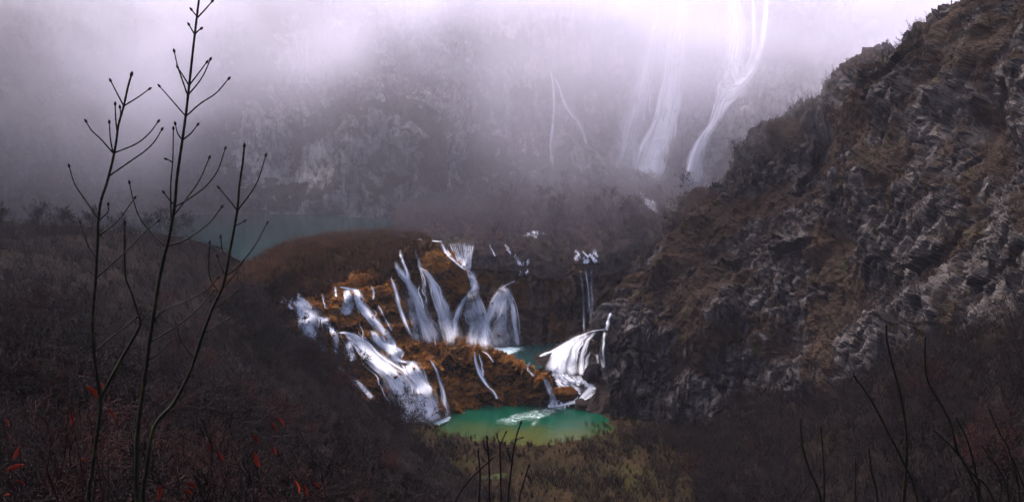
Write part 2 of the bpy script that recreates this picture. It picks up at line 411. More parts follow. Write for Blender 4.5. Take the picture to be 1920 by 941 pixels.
# near hillside: thin-plate heightfield
cp = [(0,-12,44),(-30,-12,47),(30,-12,44),(0,0,43.2),(-8,0,43.1),(8,0,42.9),(0,6,40.2),(-6,6,40.4),(6,6,40.0),(-22,2,44),(25,0,42),(30,30,20),(10,40,17),(30,60,2),(10,70,-2),(30,110,-24),(60,110,-27),(10,150,-31),(60,60,-5),(60,170,-36),(60,20,25),(-10,215,-40),(30,215,-40),(60,215,-40),(-200,0,70),(-200,100,45),(-200,215,25),(-100,0,55),(-120,60,42)]
for q in [(0,941,22),(300,960,26),(600,965,45),(850,975,90),(960,985,130),(0,760,50),(250,760,62),(500,770,95),(650,815,140),(770,825,174),(0,610,90),(250,620,115),(450,630,148),(560,640,172),(640,720,176),(0,480,140),(200,490,170),(350,500,188),(430,575,178),(385,445,226),(420,430,236),(400,480,205),(-150,460,150),(0,432,205),(150,430,215),(300,445,212),(500,600,176),(700,770,177),(820,850,172),(-300,720,50)]:
    cp.append(tuple(P(*q)))
cp = np.array(cp); A = cp[:, :2]
def tpk(r): return np.where(r > 0, r*r*np.log(r+1e-9), 0)
K = tpk(np.linalg.norm(A[:, None]-A[None], axis=2))+np.eye(len(A))*4.0
Pm = np.c_[np.ones(len(A)), A]; L = np.block([[K, Pm], [Pm.T, np.zeros((3, 3))]])
sol = np.linalg.solve(L, np.r_[cp[:, 2], 0, 0, 0])
def hill_z(x, y):
    q = np.c_[x, y]; out = np.zeros(len(q))
    for s in range(0, len(q), 20000):
        r = np.linalg.norm(q[s:s+20000, None]-A[None], axis=2); out[s:s+20000] = tpk(r)@sol[:len(A)]+np.c_[np.ones(len(r)), q[s:s+20000]]@sol[len(A):]
    return out
gx = np.linspace(-190, 60, 330); gy = -12+227*np.linspace(0, 1, 330)**1.25
X, Yg = np.meshgrid(gx, gy[::-1]); hz = hill_z(X.ravel(), Yg.ravel())
v = np.c_[X.ravel(), Yg.ravel(), hz]
v[:, 2] += soil_disp(v)*np.clip(Yg.ravel()/30, 0.08, 1)
f = grid_faces(330, 330); SURF['hillside'] = (v, f, None)
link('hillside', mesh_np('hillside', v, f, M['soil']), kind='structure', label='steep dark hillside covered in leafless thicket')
bHILL = bvh_of(['hillside'])

# valley floor by the lower pool
gx = np.linspace(-45, 75, 200); gy = np.linspace(90, 215, 200)
X, Yg = np.meshgrid(gx, gy[::-1]); v = np.c_[X.ravel(), Yg.ravel(), np.full(X.size, -29.1)]
pool_c = np.array((1.5, 186.0, 0))
dd = np.sqrt(((v[:, 0]-pool_c[0])/17.0)**2+((v[:, 1]-pool_c[1])/12.5)**2)+0.22*perlin(v/7)+0.1*perlin(v/2.5)
v[:, 2] += 0.9*np.clip((dd-1)/0.4, -2.2, 1.4)+0.35*fbm(v/5, 3)*np.clip((dd-0.9)*4, 0, 1)
st = np.abs(v[:, 1]-161-2.5*np.sin(v[:, 0]/7))
v[:, 2] -= 1.5*np.exp(-(st/2.6)**2)*np.exp(-(v[:, 0]/14.0)**4)
f = grid_faces(200, 200); SURF['valley_floor'] = (v, f, None)
link('valley_floor', mesh_np('valley_floor', v, f, M['floor']), kind='structure', label='brown sedge flat on the near side of the emerald pool')

# upper terrace behind the falls
tc = [742, 775, 820, 870, 920, 970, 1020, 1075, 1110, 1150, 1210, 1290]
lipr = [445, 449, 455, 457, 458, 462, 474, 474, 472, 466, 450, 438]
lipz = [-.2, -.3, -.4, -.4, -.4, -.8, -2.2, -2.4, -2.2, -1.6, -.6, 0.5]
rr = []
for py, z in ((340, 4.0), (362, 3.0), (392, 2.0), (425, 1.0)):
    rr.append([PZ(c, py, z) for c in tc])
lipP = [PZ(c, r, z) for c, r, z in zip(tc, lipr, lipz)]
rr.append(lipP); rr.append([p+np.array((0, -3.5, -5.0)) for p in lipP])
loft('upper_terrace', rr, 200, 160, lambda p: soil_disp(p, 0.9)+0.5*(billow(p/3.0, 2)-0.5), M['terrace'], 'wooded terrace between the lip of the falls and the far wall')

# marsh bank by the lake
rr = [[PZ(px, py, -0.9) for px, py in ((360,575),(430,520),(515,470),(600,448),(680,440),(740,436),(790,440))],
      [PZ(px, py, 0.7) for px, py in ((370,605),(445,550),(525,502),(610,472),(690,456),(750,452),(810,458))],
      rows_px([[(390,640,183),(470,580,186),(550,530,192.5),(620,508,201),(690,498,206),(742,486,209),(800,474,213)]])[0],
      rows_px([[(400,675,181),(490,600,184),(570,560,191),(640,545,197.5),(700,542,201.5),(745,525,206),(800,500,212)]])[0],
      rows_px([[(420,740,182),(510,680,186),(590,640,192),(650,620,198),(710,610,202),(750,590,207),(800,560,213)]])[0]]
loft('marsh_bank', rr, 260, 120, lambda p: 0.5*soil_disp(p)+0.35*(billow(p/2.2, 2)-0.5), M['marsh'], 'rust-brown marshy bank at the edge of the teal lake')

# tufa barrier with the main falls
BR = [
 [(600,480,214),(690,478,214),(738,470,214),(786,466,215),(820,462,218),(862,455,222),(920,457,223),(960,462,224),(1010,478,222),(1060,482,221),(1100,485,220),(1150,478,221),(1220,462,224)],
 [(600,520,211),(690,520,210),(742,510,210),(796,508,211),(838,505,213),(874,510,218),(925,520,219),(965,525,219),(1010,525,219),(1060,520,218),(1100,512,218),(1150,520,219),(1220,510,222)],
 [(610,570,208),(695,572,206.5),(756,565,207),(815,560,208),(858,560,211),(888,560,214),(925,565,213),(960,570,215),(1010,575,217),(1060,575,216),(1100,575,216),(1150,570,217),(1220,560,220)],
 [(620,625,205),(700,630,204),(768,625,205.5),(830,625,206.5),(868,625,209),(892,625,211.5),(925,625,211),(965,630,213),(1010,630,215),(1060,630,214),(1100,630,214),(1150,630,215),(1220,620,218)],
 [(620,690,203),(700,690,203),(770,680,204.5),(835,680,205.5),(872,676,208),(895,674,210),(930,672,210),(970,670,212),(1010,668,213),(1060,665,213),(1100,665,213),(1150,665,214),(1220,660,217)]]
rr = rows_px(BR); top = [p+np.array((0, 5.0, 0.0)) for p in rr[0]]
loft('tufa_barrier', [top]+rr, 420, 190, lambda p: tufa_disp(p, 0.75)+0.35*rock_disp(p), M['barrier'], 'dark wet tufa wall behind the main falls')

# brown mossy buttress beside the main fall, left cascade slope and front mound
rr = rows_px([
 [(770,474,217),(800,466,217),(835,468,217),(862,490,217),(885,520,218)],
 [(775,486,212),(806,482,211),(842,490,211),(868,515,212),(886,545,214)],
 [(782,520,210),(815,520,208.5),(850,535,208.5),(872,555,210),(884,570,213)],
 [(800,560,210),(828,570,208.8),(855,580,209),(868,590,211),(872,600,213)],
 [(810,640,210),(835,640,209),(855,640,209.5),(862,640,211),(862,640,213)]])
loft('mossy_buttress', rr, 110, 110, lambda p: tufa_disp(p, 0.55), M['tufa'], 'orange-brown mossy buttress between the fan fall and the central fall')
rr = rows_px([
 [(470,560,200),(540,548,200),(600,532,201),(660,520,203),(720,520,205),(760,560,206)],
 [(470,580,187),(550,560,190),(612,548,193.5),(665,543,196.5),(722,560,199),(768,605,201)],
 [(490,630,185.5),(575,610,188),(640,596,190.5),(690,598,193),(735,620,196),(782,640,199)],
 [(530,690,187),(610,650,187.5),(672,642,188.5),(718,650,190),(760,662,194),(806,662,197)],
 [(590,730,184.5),(655,700,185.5),(705,690,186.5),(750,690,188),(785,690,191),(830,690,194)],
 [(650,790,182),(705,760,183),(745,750,183.8),(780,745,185),(810,745,187.5),(840,745,190)],
 [(690,850,180),(730,830,180.5),(765,815,181.5),(795,808,183),(822,805,185),(848,800,187.5)]])
def casc(p):
    z = p[:, 2]+1.2*perlin(p/5.0); s = 3.4
    ter = np.abs(((z/s) % 1.0)-0.5)*2
    return tufa_disp(p, 0.8)+1.2*(ter-0.5)
loft('cascade_slope', rr, 330, 280, casc, M['tufa'], 'brown mossy tufa steps under the long left cascade')
rr = rows_px([
 [(660,615,207),(730,628,207),(790,640,207),(850,642,206),(900,652,205.5),(960,676,203),(1010,706,200),(1040,730,197)],
 [(660,625,200),(735,632,201),(795,642,201.5),(852,646,200.5),(905,658,200),(965,682,196),(1010,712,193.5),(1036,738,192)],
 [(680,655,196),(745,660,197),(805,668,197.5),(858,672,197),(912,682,196.5),(968,702,195.8),(1006,724,195),(1026,744,193.5)],
 [(690,700,192),(755,705,193),(815,712,194),(862,715,194.5),(915,718,194.5),(968,722,194.8),(1000,738,194.2),(1018,750,193.2)],
 [(700,780,186),(765,782,187),(822,784,188.5),(866,778,190),(915,764,193),(968,752,195),(998,752,194),(1014,758,193)],
 [(710,830,184),(770,830,186),(826,815,188),(868,800,190),(915,785,193),(968,772,195),(996,770,194),(1012,772,193)]])
loft('front_mound', rr, 330, 170, lambda p: tufa_disp(p, 0.95), M['tufa'], 'rounded orange-brown mossy tufa mound above the emerald pool')
# right dome under the veil cascade
rr = rows_px([
 [(1000,668,206),(1040,648,207),(1080,625,208),(1120,612,208),(1160,612,207)],
 [(1000,674,202),(1046,658,203),(1086,636,204),(1124,624,203),(1160,624,202)],
 [(1004,684,199.5),(1045,676,200),(1084,664,200.5),(1122,652,199.5),(1160,650,198)],
 [(1010,696,197.5),(1045,698,198),(1082,694,198),(1120,690,196.5),(1156,688,195)],
 [(1010,712,196),(1045,716,196.3),(1082,722,195.5),(1116,726,194),(1150,726,192)],
 [(1008,738,194.5),(1040,748,194),(1078,752,193),(1110,752,191.5),(1146,756,190)],
 [(1004,775,193),(1040,785,192),(1078,790,191),(1110,792,189),(1146,796,188)]])
loft('cascade_dome', rr, 150, 150, lambda p: tufa_disp(p, 0.35), M['barrier'], 'rounded dark tufa dome under the veil cascade')

ALL = bvh_of(['back_cliff', 'right_cliff', 'talus_slope', 'upper_terrace', 'marsh_bank', 'tufa_barrier', 'mossy_buttress', 'cascade_slope', 'front_mound', 'cascade_dome', 'hillside', 'valley_floor'])
def hit(px, py, bv=ALL):
    h = bv.ray_cast(CAMV, ray(px, py))
    return (h[0], h[1], h[3]) if h[0] is not None else None

# ------------------------------------------------------------------ water sheets
def sheet(name, pts, z, m, label):
    pts = [PZ(px, py, z) if abs(px) < 5000 else None for px, py in pts]
    c = np.mean(pts, axis=0); v = [c]+list(pts); n_ = len(pts)
    me = mesh_np(name, v, [[0, 1+i, 1+(i+1) % n_] for i in range(n_)], m)
    return link(name, me, kind='structure', label=label)
sheet('lake', [(150,430),(330,440),(410,462),(470,500),(525,497),(610,468),(690,452),(750,447),(790,437),(790,418),(600,402),(300,402),(120,412)], 0.0, M['lake'], 'still teal lake below the pale cliff')
sheet('mid_pool', [(850,664),(905,668),(965,688),(990,697),(1015,690),(1036,672),(1060,652),(1110,640),(1000,630),(860,636)], -22.0, M['midpool'], 'grey-green pool at the foot of the main falls')
sheet('emerald_pool', [(760,850),(880,870),(1010,862),(1140,850),(1170,790),(1100,735),(900,725),(740,770)], -29.0, M['pool'], 'emerald green pool turning yellow in its shallows')
sheet('stream', [(860,960),(1010,960),(1030,905),(940,885),(870,900)], -29.0, M['stream'], 'shallow stream winding through brown sedge')

# ------------------------------------------------------------------ falling water
def smooth(a, k):
    a = np.asarray(a, float)
    for _ in range(k): a = np.r_[a[0], (a[:-2]+2*a[1:-1]+a[2:])/4, a[-1]]
    return a
def strands(streams, seed=0, lift=0.35, ns=26):
    """streams: list of (pts[(px,py,hw)], n, dens): layered sheets that follow the rock, streaks along the flow"""
    rg = np.random.default_rng(seed); V, Fc, U, D = [], [], [], []; off = 0
    for pts, cnt, dens in streams:
        c0 = crom(np.array(pts, float), ns); c0[:, 2] = c0[:, 2]*(1.42 if cnt > 8 else 1.25)+0.3; veil = 0.4 if c0[-1, 2] > 2.2*c0[0, 2] and c0[-1, 1]-c0[0, 1] > 60 and c0[-1, 1] < 670 else 0.0
        lay = [(0.0, 1.2, 0.42, 9), (0.08, 0.95, 0.68, 9), (-0.08, 0.65, 1.05, 7)] if cnt > 8 else [(0.0, 1.3, 0.55, 5), (0.0, 0.7, 1.0, 5)]
        lay += [(rg.uniform(-1, 1), rg.uniform(0.12, 0.3), 0.95, 3) for _ in range(cnt//7)]
        for li, (so, wk, dk, nc) in enumerate(lay):
            thin = nc == 3; c = c0
            if thin:
                i0, i1 = rg.uniform(0, 0.3)*(ns-1), rg.uniform(0.6, 1.0)*(ns-1); ii = np.linspace(i0, i1, ns)
                c = np.stack([np.interp(ii, np.arange(ns), c0[:, q]) for q in range(3)], 1)
            hw = c[:, 2]; wob = smooth(rg.normal(0, 0.3, ns), 5)
            cx = c[:, 0]+(so+wob)*hw; cyy = c[:, 1]
            tx = np.gradient(cx); ty = np.gradient(cyy); tl = np.hypot(tx, ty)+1e-9
            nx_, ny_ = -ty/tl, tx/tl                                   # across the flow in the picture plane
            k_ = np.clip(np.abs(ty)/tl, 0.35, 1.0)                     # level runs are seen edge-on: keep them thin
            sc = np.linspace(-1, 1, nc); w3 = np.zeros((ns, nc, 3)); dist = np.zeros((ns, nc))
            X_ = cx[:, None]-nx_[:, None]*hw[:, None]*wk*sc*1.0; Y_ = cyy[:, None]-ny_[:, None]*(hw*k_)[:, None]*wk*sc
            for a in range(ns):
                for b in range(nc):
                    h = ALL.ray_cast(CAMV, ray(X_[a, b], Y_[a, b])); dist[a, b] = h[3] if h[0] is not None else np.nan
            med = np.nanmedian(dist); dist = np.where(np.isnan(dist) | (np.abs(dist-med) > 14), med, dist)
            q = dist.copy()
            for _ in range(2): q = np.minimum(q, np.minimum(np.roll(q, 1, 0), np.roll(q, -1, 0)))
            for _ in range(3):
                q = (np.concatenate([q[:1], q[:-1]])+2*q+np.concatenate([q[1:], q[-1:]]))/4
                if nc > 3: q = (np.concatenate([q[:, :1], q[:, :-1]], 1)+2*q+np.concatenate([q[:, 1:], q[:, -1:]], 1))/4
            q = q-lift*(0.4+0.45*min(li, 3)*0.6)-0.05*(1-sc*sc)
            for a in range(ns):
                for b in range(nc):
                    w3[a, b] = np.array(CAMV)+np.array(ray(X_[a, b], Y_[a, b]))*q[a, b]
            mid = w3[:, nc//2]; ln = np.r_[0, np.cumsum(np.linalg.norm(np.diff(mid, axis=0), axis=1))]+rg.uniform(0, 400)
            wm = float(np.mean(hw))*wk/F*med; uo = rg.uniform(0, 400)
            uv = np.stack([np.broadcast_to(uo+sc[None]*wm*(0.45 if med > 270 else 1.0), (ns, nc)), np.broadcast_to(ln[:, None], (ns, nc))], -1)
            tp_ = np.clip(np.minimum(np.arange(ns)/4.0+0.1, (ns-1-np.arange(ns))/2.0+0.2), 0.0, 1)
            if thin: tp_ = np.clip(np.minimum(np.arange(ns), ns-1-np.arange(ns))/6.0, 0, 1)
            prof = (1-sc*sc)**1.15; tp_ = tp_*(1-veil*np.linspace(0, 1, ns)**1.2)
            D.append((dens*dk*tp_[:, None]*prof[None]).ravel()); U.append(uv.reshape(-1, 2)); V.append(w3.reshape(-1, 3))
            Fc.append(grid_faces(ns, nc)+off); off += ns*nc
    return np.concatenate(V), np.concatenate(Fc), np.concatenate(U), np.concatenate(D)
def trickles(n_, seed, poly, slope, ln=(14, 45), hw=(0.6, 1.5), dens=(0.55, 0.95)):
    """short broken rivulets; poly: picture-plane quad corners (tl,tr,br,bl)"""
    g = np.random.default_rng(seed); out = []; q = np.array(poly, float)
    for _ in range(n_):
        u, v = g.random(2); p = (q[0]*(1-u)+q[1]*u)*(1-v)+(q[3]*(1-u)+q[2]*u)*v; L_ = g.uniform(*ln); h_ = g.uniform(*hw); pts = []
        for k in range(4):
            pts.append((p[0], p[1], h_*(0.6+0.2*k))); p = p+np.array((slope+g.normal(0, 0.35), 1.0))*L_/3
        out.append((pts, 3, g.uniform(*dens)))
    return out
def empty(name, loc, label=None, cat=None, group=None):
    o = bpy.data.objects.new(name, None); COL.objects.link(o); o.location = loc; o.empty_display_size = 0.2
    tag(o, label, cat, group); return o
def reparent(o, root):
    o.parent = root; o.matrix_parent_inverse = root.matrix_basis.inverted()
def waterfall(label, curtains, seed, foam=None, name='waterfall', lift=0.35, group=None):
    """curtains: list of stream lists, one 'curtain' part each; foam: list of (polygon px, z)"""
    root = None
    for ci, streams in enumerate(curtains):
        riv = len(streams) > 4 and max(q[1] for q in streams) <= 4
        v, f, u, d = strands(streams, seed*31+ci, lift)
        if root is None:
            b = v[v[:, 2].argmin()]; root = empty(name, Vector(b), label, 'waterfall', group)
            bpy.context.view_layer.update()
        pn = 'rivulets' if riv else 'curtain'
        link(pn, mesh_np(pn, v-np.array(root.location), f, M['fall'], True, u, d), root, kind='stuff' if riv else None)
    for poly, z, *kk in (foam or []):
        link('foam', foam_mesh(poly, z, np.array(root.location), *kk), root)
    return root
def foam_mesh(poly, z, org, k=1.0):
    """poly: centreline [(px,py,hw)], lumpy strip laid on water of height z"""
    c = crom(np.array(poly, float), 26); nv = 9; V, D = [], []
    for i, (px, py, hw) in enumerate(c):
        e = min(i, 25-i)/6.0
        for j in range(nv):
            s = (j/(nv-1))*2-1
            q = PZ(px, py+s*hw, z+0.03); q = np.array(q)
            q[2] += 0.12*(1-s*s)+0.05*math.sin(i*1.7+j*2.3)*(1-s*s)
            V.append(q-org); D.append(k*max(0.0, (1-s*s))*min(1, e))
    return mesh_np('foam', V, grid_faces(26, nv), M['foam'], True, None, D)

waterfall('twin arcing fan fall dropping beside the orange mossy buttress', [
 [([(739,489,4),(752,513,6),(768,534,7),(783,567,10),(798,602,15),(812,645,20)], 26, 0.9),
  ([(766,543,8),(774,590,12),(786,640,15)], 9, 0.35), ([(749,467,3),(755,489,3),(762,507,3),(766,528,4)], 6, 0.8)],
 [([(784,498,2),(801,513,5),(816,540,8),(831,579,12),(840,608,15),(848,648,18)], 24, 0.8),
  ([(777,469,2),(789,501,3),(794,534,4),(802,580,6)], 5, 0.45)],
 [([(731,515,2),(742,546,4),(751,579,4),(764,614,3),(774,632,2)], 7, 0.9)],
 trickles(14, 5, [(740,470),(800,480),(845,600),(775,600)], 0.3, (20, 60), (1, 2.5), (0.35, 0.7))], 1)
waterfall('central fall with a curtain lip narrowing then spreading over a bell', [
 [([(x_, 452+abs(x_-868)*0.06, 1.6), (x_*0.62+0.38*876, 482, 2.0), (877+(x_-866)*0.14, 508, 2.4)], 3, 0.75) for x_ in np.arange(842, 892, 4.2)]
 +[([(826,452,3),(837,474,3.5),(852,489,3.5),(870,505,3)], 9, 0.75)],
 [([(876,502,6),(886,525,6),(890,540,6),(884,554,10)], 14, 1.0)],
 [([(884,548,6),(867,567,6),(856,592,6),(850,634,6)], 9, 0.7), ([(885,550,6),(885,579,14),(890,608,18),(893,655,24)], 28, 0.75),
  ([(890,545,4),(900,575,7),(907,608,9),(914,655,14)], 16, 0.9)]], 2,
 foam=[([(862,654,3),(900,657,12),(940,659,10),(985,653,4)], -22.0, 1.3)])
waterfall('bell-shaped fall spreading wide over a dark tufa knob', [
 [([(945,533,4),(935,555,10),(925,580,12),(912,610,8),(908,650,6)], 12, 0.75), ([(944,535,6),(944,567,12),(941,608,18),(944,655,23)], 24, 0.6),
  ([(948,536,4),(955,555,5),(963,580,5),(967,614,5),(970,650,6)], 10, 0.7), ([(968,526,4),(955,531,4),(943,538,4)], 4, 0.6)]], 3,
 foam=[([(905,660,5),(935,663,9),(975,655,4)], -22.0)])
waterfall('slender fall of three threads on the dark wall below a small rapid', [
 [([(1088,500,2),(1093,549,2.5),(1095,625,3)], 4, 0.38), ([(1097,500,3),(1104,555,4),(1111,628,5)], 8, 0.42), ([(1109,499,2.5),(1108,525,3),(1111,579,3),(1112,625,3)], 5, 0.4)],
 trickles(30, 6, [(1078,464),(1116,466),(1118,490),(1066,488)], 0.5, (4, 10), (1.5, 4.5), (0.5, 1.0))], 4)
waterfall('long white cascade stepping down the brown mossy slope to the pool', [
 [([(557,558,10),(573,580,14),(582,596,18),(578,615,14),(598,640,7),(612,660,5)], 30, 1.0),
  ([(580,592,10),(605,597,6),(612,604,6)], 9, 1.0)],
 [([(606,598,6),(617,612,6),(627,624,6),(630,642,5),(632,668,5)], 12, 0.9), ([(626,624,5),(650,624,6),(669,636,9),(691,660,13),(717,686,17),(742,711,19),(757,743,18),(770,797,17)], 52, 0.95),
  ([(659,635,5),(655,655,6),(660,676,8)], 9, 0.9)],
 [([(650,540,6),(653,565,8),(651,590,10)], 11, 0.8), ([(660,540,6),(669,549,6),(678,571,8),(694,593,9),(713,614,8),(730,632,6)], 18, 0.85), ([(636,538,3),(650,540,6),(668,546,5)], 8, 0.9)],
 [([(694,617,4),(707,635,8),(720,648,12),(739,660,12),(744,673,9),(764,680,8)], 22, 1.0), ([(762,676,8),(772,688,12),(781,711,15),(796,743,19),(810,790,22)], 40, 0.85),
  ([(719,622,6),(733,641,7),(740,658,6)], 9, 0.9)],
 trickles(26, 15, [(508,556),(566,548),(580,566),(540,572)], 0.4, (5, 14), (1.5, 4.5), (0.5, 1.0)),
 trickles(13, 3, [(565,555),(690,545),(735,625),(620,650)], 0.5),
 [([(806,670,2),(819,698,3),(831,737,4),(839,783,5)], 4, 0.85), ([(792,686,4),(804,727,5),(818,770,6)], 4, 0.5)]+trickles(8, 4, [(640,640),(745,640),(815,740),(720,760)], 0.45, (20, 60)),
 [([(627,680,4),(653,702,5),(678,724,6),(700,748,6)], 10, 0.7)],
 [([(696,535,2),(701,549,2.5),(699,562,2)], 4, 0.8), ([(707,568,2),(720,593,2.5),(737,622,3)], 5, 0.7), ([(604,550,1.5),(610,579,2)], 3, 0.7), ([(629,537,2.5),(630,557,2)], 4, 0.8), ([(616,520,2),(622,528,3)], 4, 0.6)]], 5,
 foam=[([(795,800,4),(825,790,7),(848,782,4)], -29.0)], lift=0.3)
waterfall('rounded veil cascade over a dark dome against the cliff foot', [
 [([(1134,619,3),(1131,649,3),(1132,690,4)], 6, 0.7), ([(1118,621,4),(1100,641,4),(1091,673,5),(1089,704,5)], 10, 0.75), ([(1108,622,5),(1087,641,6),(1075,665,7),(1071,704,8)], 16, 0.8),
  ([(1098,625,5),(1071,641,6),(1055,665,8),(1050,700,9)], 20, 0.9), ([(1083,633,5),(1059,647,6),(1043,665,9),(1036,696,10)], 22, 1.0), ([(1092,628,8),(1066,650,12),(1056,675,14),(1055,702,16)], 12, 0.55), ([(1071,639,4),(1043,655,5),(1022,663,5),(1012,668,3)], 14, 1.0),
  ([(1107,658,3),(1099,681,4),(1097,706,4)], 7, 0.7), ([(1120,662,3),(1122,684,3)], 4, 0.6), ([(1138,617,2),(1110,621,3),(1085,631,3)], 10, 1.0)],
 [([(1146,585,2),(1140,600,3),(1136,620,3)], 6, 0.9)]], 6)
waterfall('white rapids sliding from the veil cascade into the emerald pool', [
 trickles(26, 16, [(1018,690),(1085,702),(1112,732),(1040,722)], 0.9, (8, 20), (3, 7), (0.6, 1.0)),
 [([(1112,718,6),(1106,732,7),(1094,746,7),(1064,757,7),(1034,763,6)], 20, 0.8), ([(1022,708,4),(1030,730,5),(1036,750,6),(1030,764,6)], 14, 0.8), ([(995,675,2),(990,692,3),(1003,706,3)], 5, 0.5)]+
 trickles(12, 17, [(1034,722),(1098,740),(1080,756),(1036,756)], -0.3, (6, 16), (1.5, 4), (0.5, 0.9))], 7, name='rapids',
 foam=[([(1095,755,4),(1050,764,8),(1005,776,12),(960,787,10),(930,792,5)], -29.0, 0.3), ([(1030,765,3),(1008,785,10),(995,800,6)], -29.0, 0.22), ([(960,752,2),(1000,752,4),(1030,756,3)], -29.0)])
waterfall('thin trickle branching down the front of the mossy mound', [
 [([(889,655,2),(893,681,2.5),(901,702,4),(913,722,2.5),(925,734,2),(934,748,3)], 9, 0.95), ([(897,660,1.5),(905,690,2.5),(906,705,3)], 4, 0.8), ([(900,656,1.5),(915,665,2),(925,680,1.5)], 3, 0.7)]], 8,
 foam=[([(928,748,1.5),(938,747,3),(948,746,1.5)], -29.0)], lift=0.2)
waterfall('tallest far fall with a broad veil sinking into the mist', [
 [([(1279,-40,10),(1279,22,10),(1270,80,11),(1264,156,12),(1257,192,14),(1244,232,16),(1230,277,18),(1219,326,18),(1212,360,19)], 34, 1.7)],
 [([(1232,0,5),(1230,36,5),(1212,103,9),(1195,179,18),(1186,245,24),(1180,345,28)], 22, 0.8)],
 [([(1295,116,3),(1279,179,4),(1270,223,4),(1265,265,3)], 5, 0.5)]], 9, lift=0.8)
waterfall('far fall pouring down a rocky chute beside the cliff ridge', [
 [([(1374,-40,12),(1376,9,12),(1378,67,14),(1373,125,16),(1368,158,18),(1355,192,12),(1340,228,8),(1322,254,8),(1306,290,12),(1295,350,14)], 40, 1.7),
  ([(1438,-30,3),(1436,22,3),(1429,80,5),(1411,129,8),(1382,165,12),(1352,196,10)], 16, 1.5), ([(1413,-20,4),(1413,89,5),(1400,134,8),(1375,165,9)], 10, 1.2)]], 10, lift=0.8)
waterfall('pair of thin white threads forking down the misty far wall', [
 [([(1027,118,1.5),(1038,161,3),(1039,214,4),(1036,250,4),(1035,320,5)], 9, 0.75), ([(1036,140,2),(1049,165,2),(1062,201,3),(1087,237,5),(1104,280,4)], 9, 0.75)]], 11, lift=0.6)
waterfall('tumbling white cascade at the foot of the tallest far fall', [
 [([(1200,358,4),(1210,372,6),(1218,386,7),(1232,402,5)], 14, 0.8), ([(1222,372,4),(1228,388,4)], 5, 0.6)]], 12)
waterfall('small white rapids on the wooded terrace below tan grass', [
 trickles(20, 7, [(992,430),(1014,431),(1022,441),(980,441)], 0.2, (3, 8), (1.5, 4), (0.5, 1.0)), trickles(9, 8, [(1016,399),(1044,399),(1046,402),(1016,402)], 0.5, (2, 5), (1.5, 3), (0.4, 0.8))], 13, name='rapids')
waterfall('zigzag trickle tumbling through rocks beside the bell-shaped fall', [
 [([(916,456,1.5),(922,469,2),(930,481,1.5)], 4, 0.7)]+trickles(7, 9, [(938,450),(944,452),(958,472),(952,470)], 0.7, (6, 14), (1, 2.2), (0.5, 0.9))+trickles(9, 10, [(956,468),(962,470),(978,494),(970,492)], 0.6, (6, 14), (1, 2.6), (0.5, 0.9))+trickles(8, 11, [(984,484),(997,480),(992,494),(978,496)], -0.2, (4, 10), (1.2, 3), (0.4, 0.9))+trickles(6, 12, [(970,506),(992,504),(990,512),(974,513)], 0.2, (3, 8), (1, 2.5), (0.4, 0.8))], 14, lift=0.5)
waterfall('narrow white stream running along the lip from lake to falls', [
 [([(743,437,1.5),(765,446,2),(789,449,2.5),(815,452,2.5),(830,453,3)], 9, 0.85)]], 15, name='stream_rapids', lift=0.5)
waterfall('broken white rapids at the far shore of the teal lake', [
 trickles(12, 13, [(345,410),(415,410),(415,413),(350,413)], 0.8, (2, 4), (1.5, 3), (0.4, 0.8)), trickles(22, 14, [(385,424),(416,424),(416,440),(366,442)], 0.3, (4, 9), (1, 3), (0.35, 0.8))], 16, name='rapids', lift=0.3)

# ------------------------------------------------------------------ twigs, shrubs, trees
def tube(pts, rad, sides=4):
    pts = np.asarray(pts, float); n_ = len(pts); tg = np.gradient(pts, axis=0); tg /= np.linalg.norm(tg, axis=1)[:, None]+1e-12
    ref = np.array((0.31, 0.17, 0.93)) if abs(tg[0][2]) < 0.9 else np.array((1.0, 0.1, 0))
    a = np.cross(tg, ref); a /= np.linalg.norm(a, axis=1)[:, None]+1e-12; b = np.cross(tg, a)
    an = np.arange(sides)*2*math.pi/sides
    v = (pts[:, None]+np.asarray(rad)[:, None, None]*(np.cos(an)[None, :, None]*a[:, None]+np.sin(an)[None, :, None]*b[:, None])).reshape(-1, 3)
    i = np.arange(n_-1)[:, None]*sides; j = np.arange(sides)[None]; k = (j+1) % sides
    f = np.stack([i+j, i+k, i+sides+k, i+sides+j], -1).reshape(-1, 4)
    return v, f
def merge(parts):
    V, Fc, off = [], [], 0
    for v, f in parts: V.append(v); Fc.append(f+off); off += len(v)
    return np.concatenate(V), np.concatenate(Fc)
def grow(rg, p, d, ln, r, lev, maxlev, out, kids, up=0.15, bend=0.25, minr=0.004):
    n_ = 5 if lev < 2 else 4; pts = [p]; q = p.copy(); dd_ = d.copy()
    for i in range(n_):
        dd_ = dd_+rg.normal(0, bend*0.5, 3)+np.array((0, 0, up*0.3)); dd_ /= np.linalg.norm(dd_); q = q+dd_*ln/n_; pts.append(q)
    rad = np.linspace(r, max(r*0.35, minr), n_+1); pts = np.array(pts)
    out.append((lev, tube(pts, rad, 4 if lev == 0 else 3)))
    if lev >= maxlev: return
    nk = kids[lev]
    for i in range(nk):
        t = rg.uniform(0.25 if lev else 0.18, 1.0); k = min(int(t*n_), n_-1); b = pts[k]+(pts[k+1]-pts[k])*(t*n_-k)
        ax = pts[k+1]-pts[k]; ax /= np.linalg.norm(ax)
        side = np.cross(ax, rg.normal(size=3)); side /= np.linalg.norm(side)+1e-9
        ang = rg.uniform(0.5, 1.05); nd = ax*math.cos(ang)+side*math.sin(ang)
        grow(rg, b, nd, ln*rg.uniform(0.38, 0.62)*(1.15-0.5*t), max(rad[k]*rg.uniform(0.4, 0.6), minr), lev+1, maxlev, out, kids, up, bend, minr)
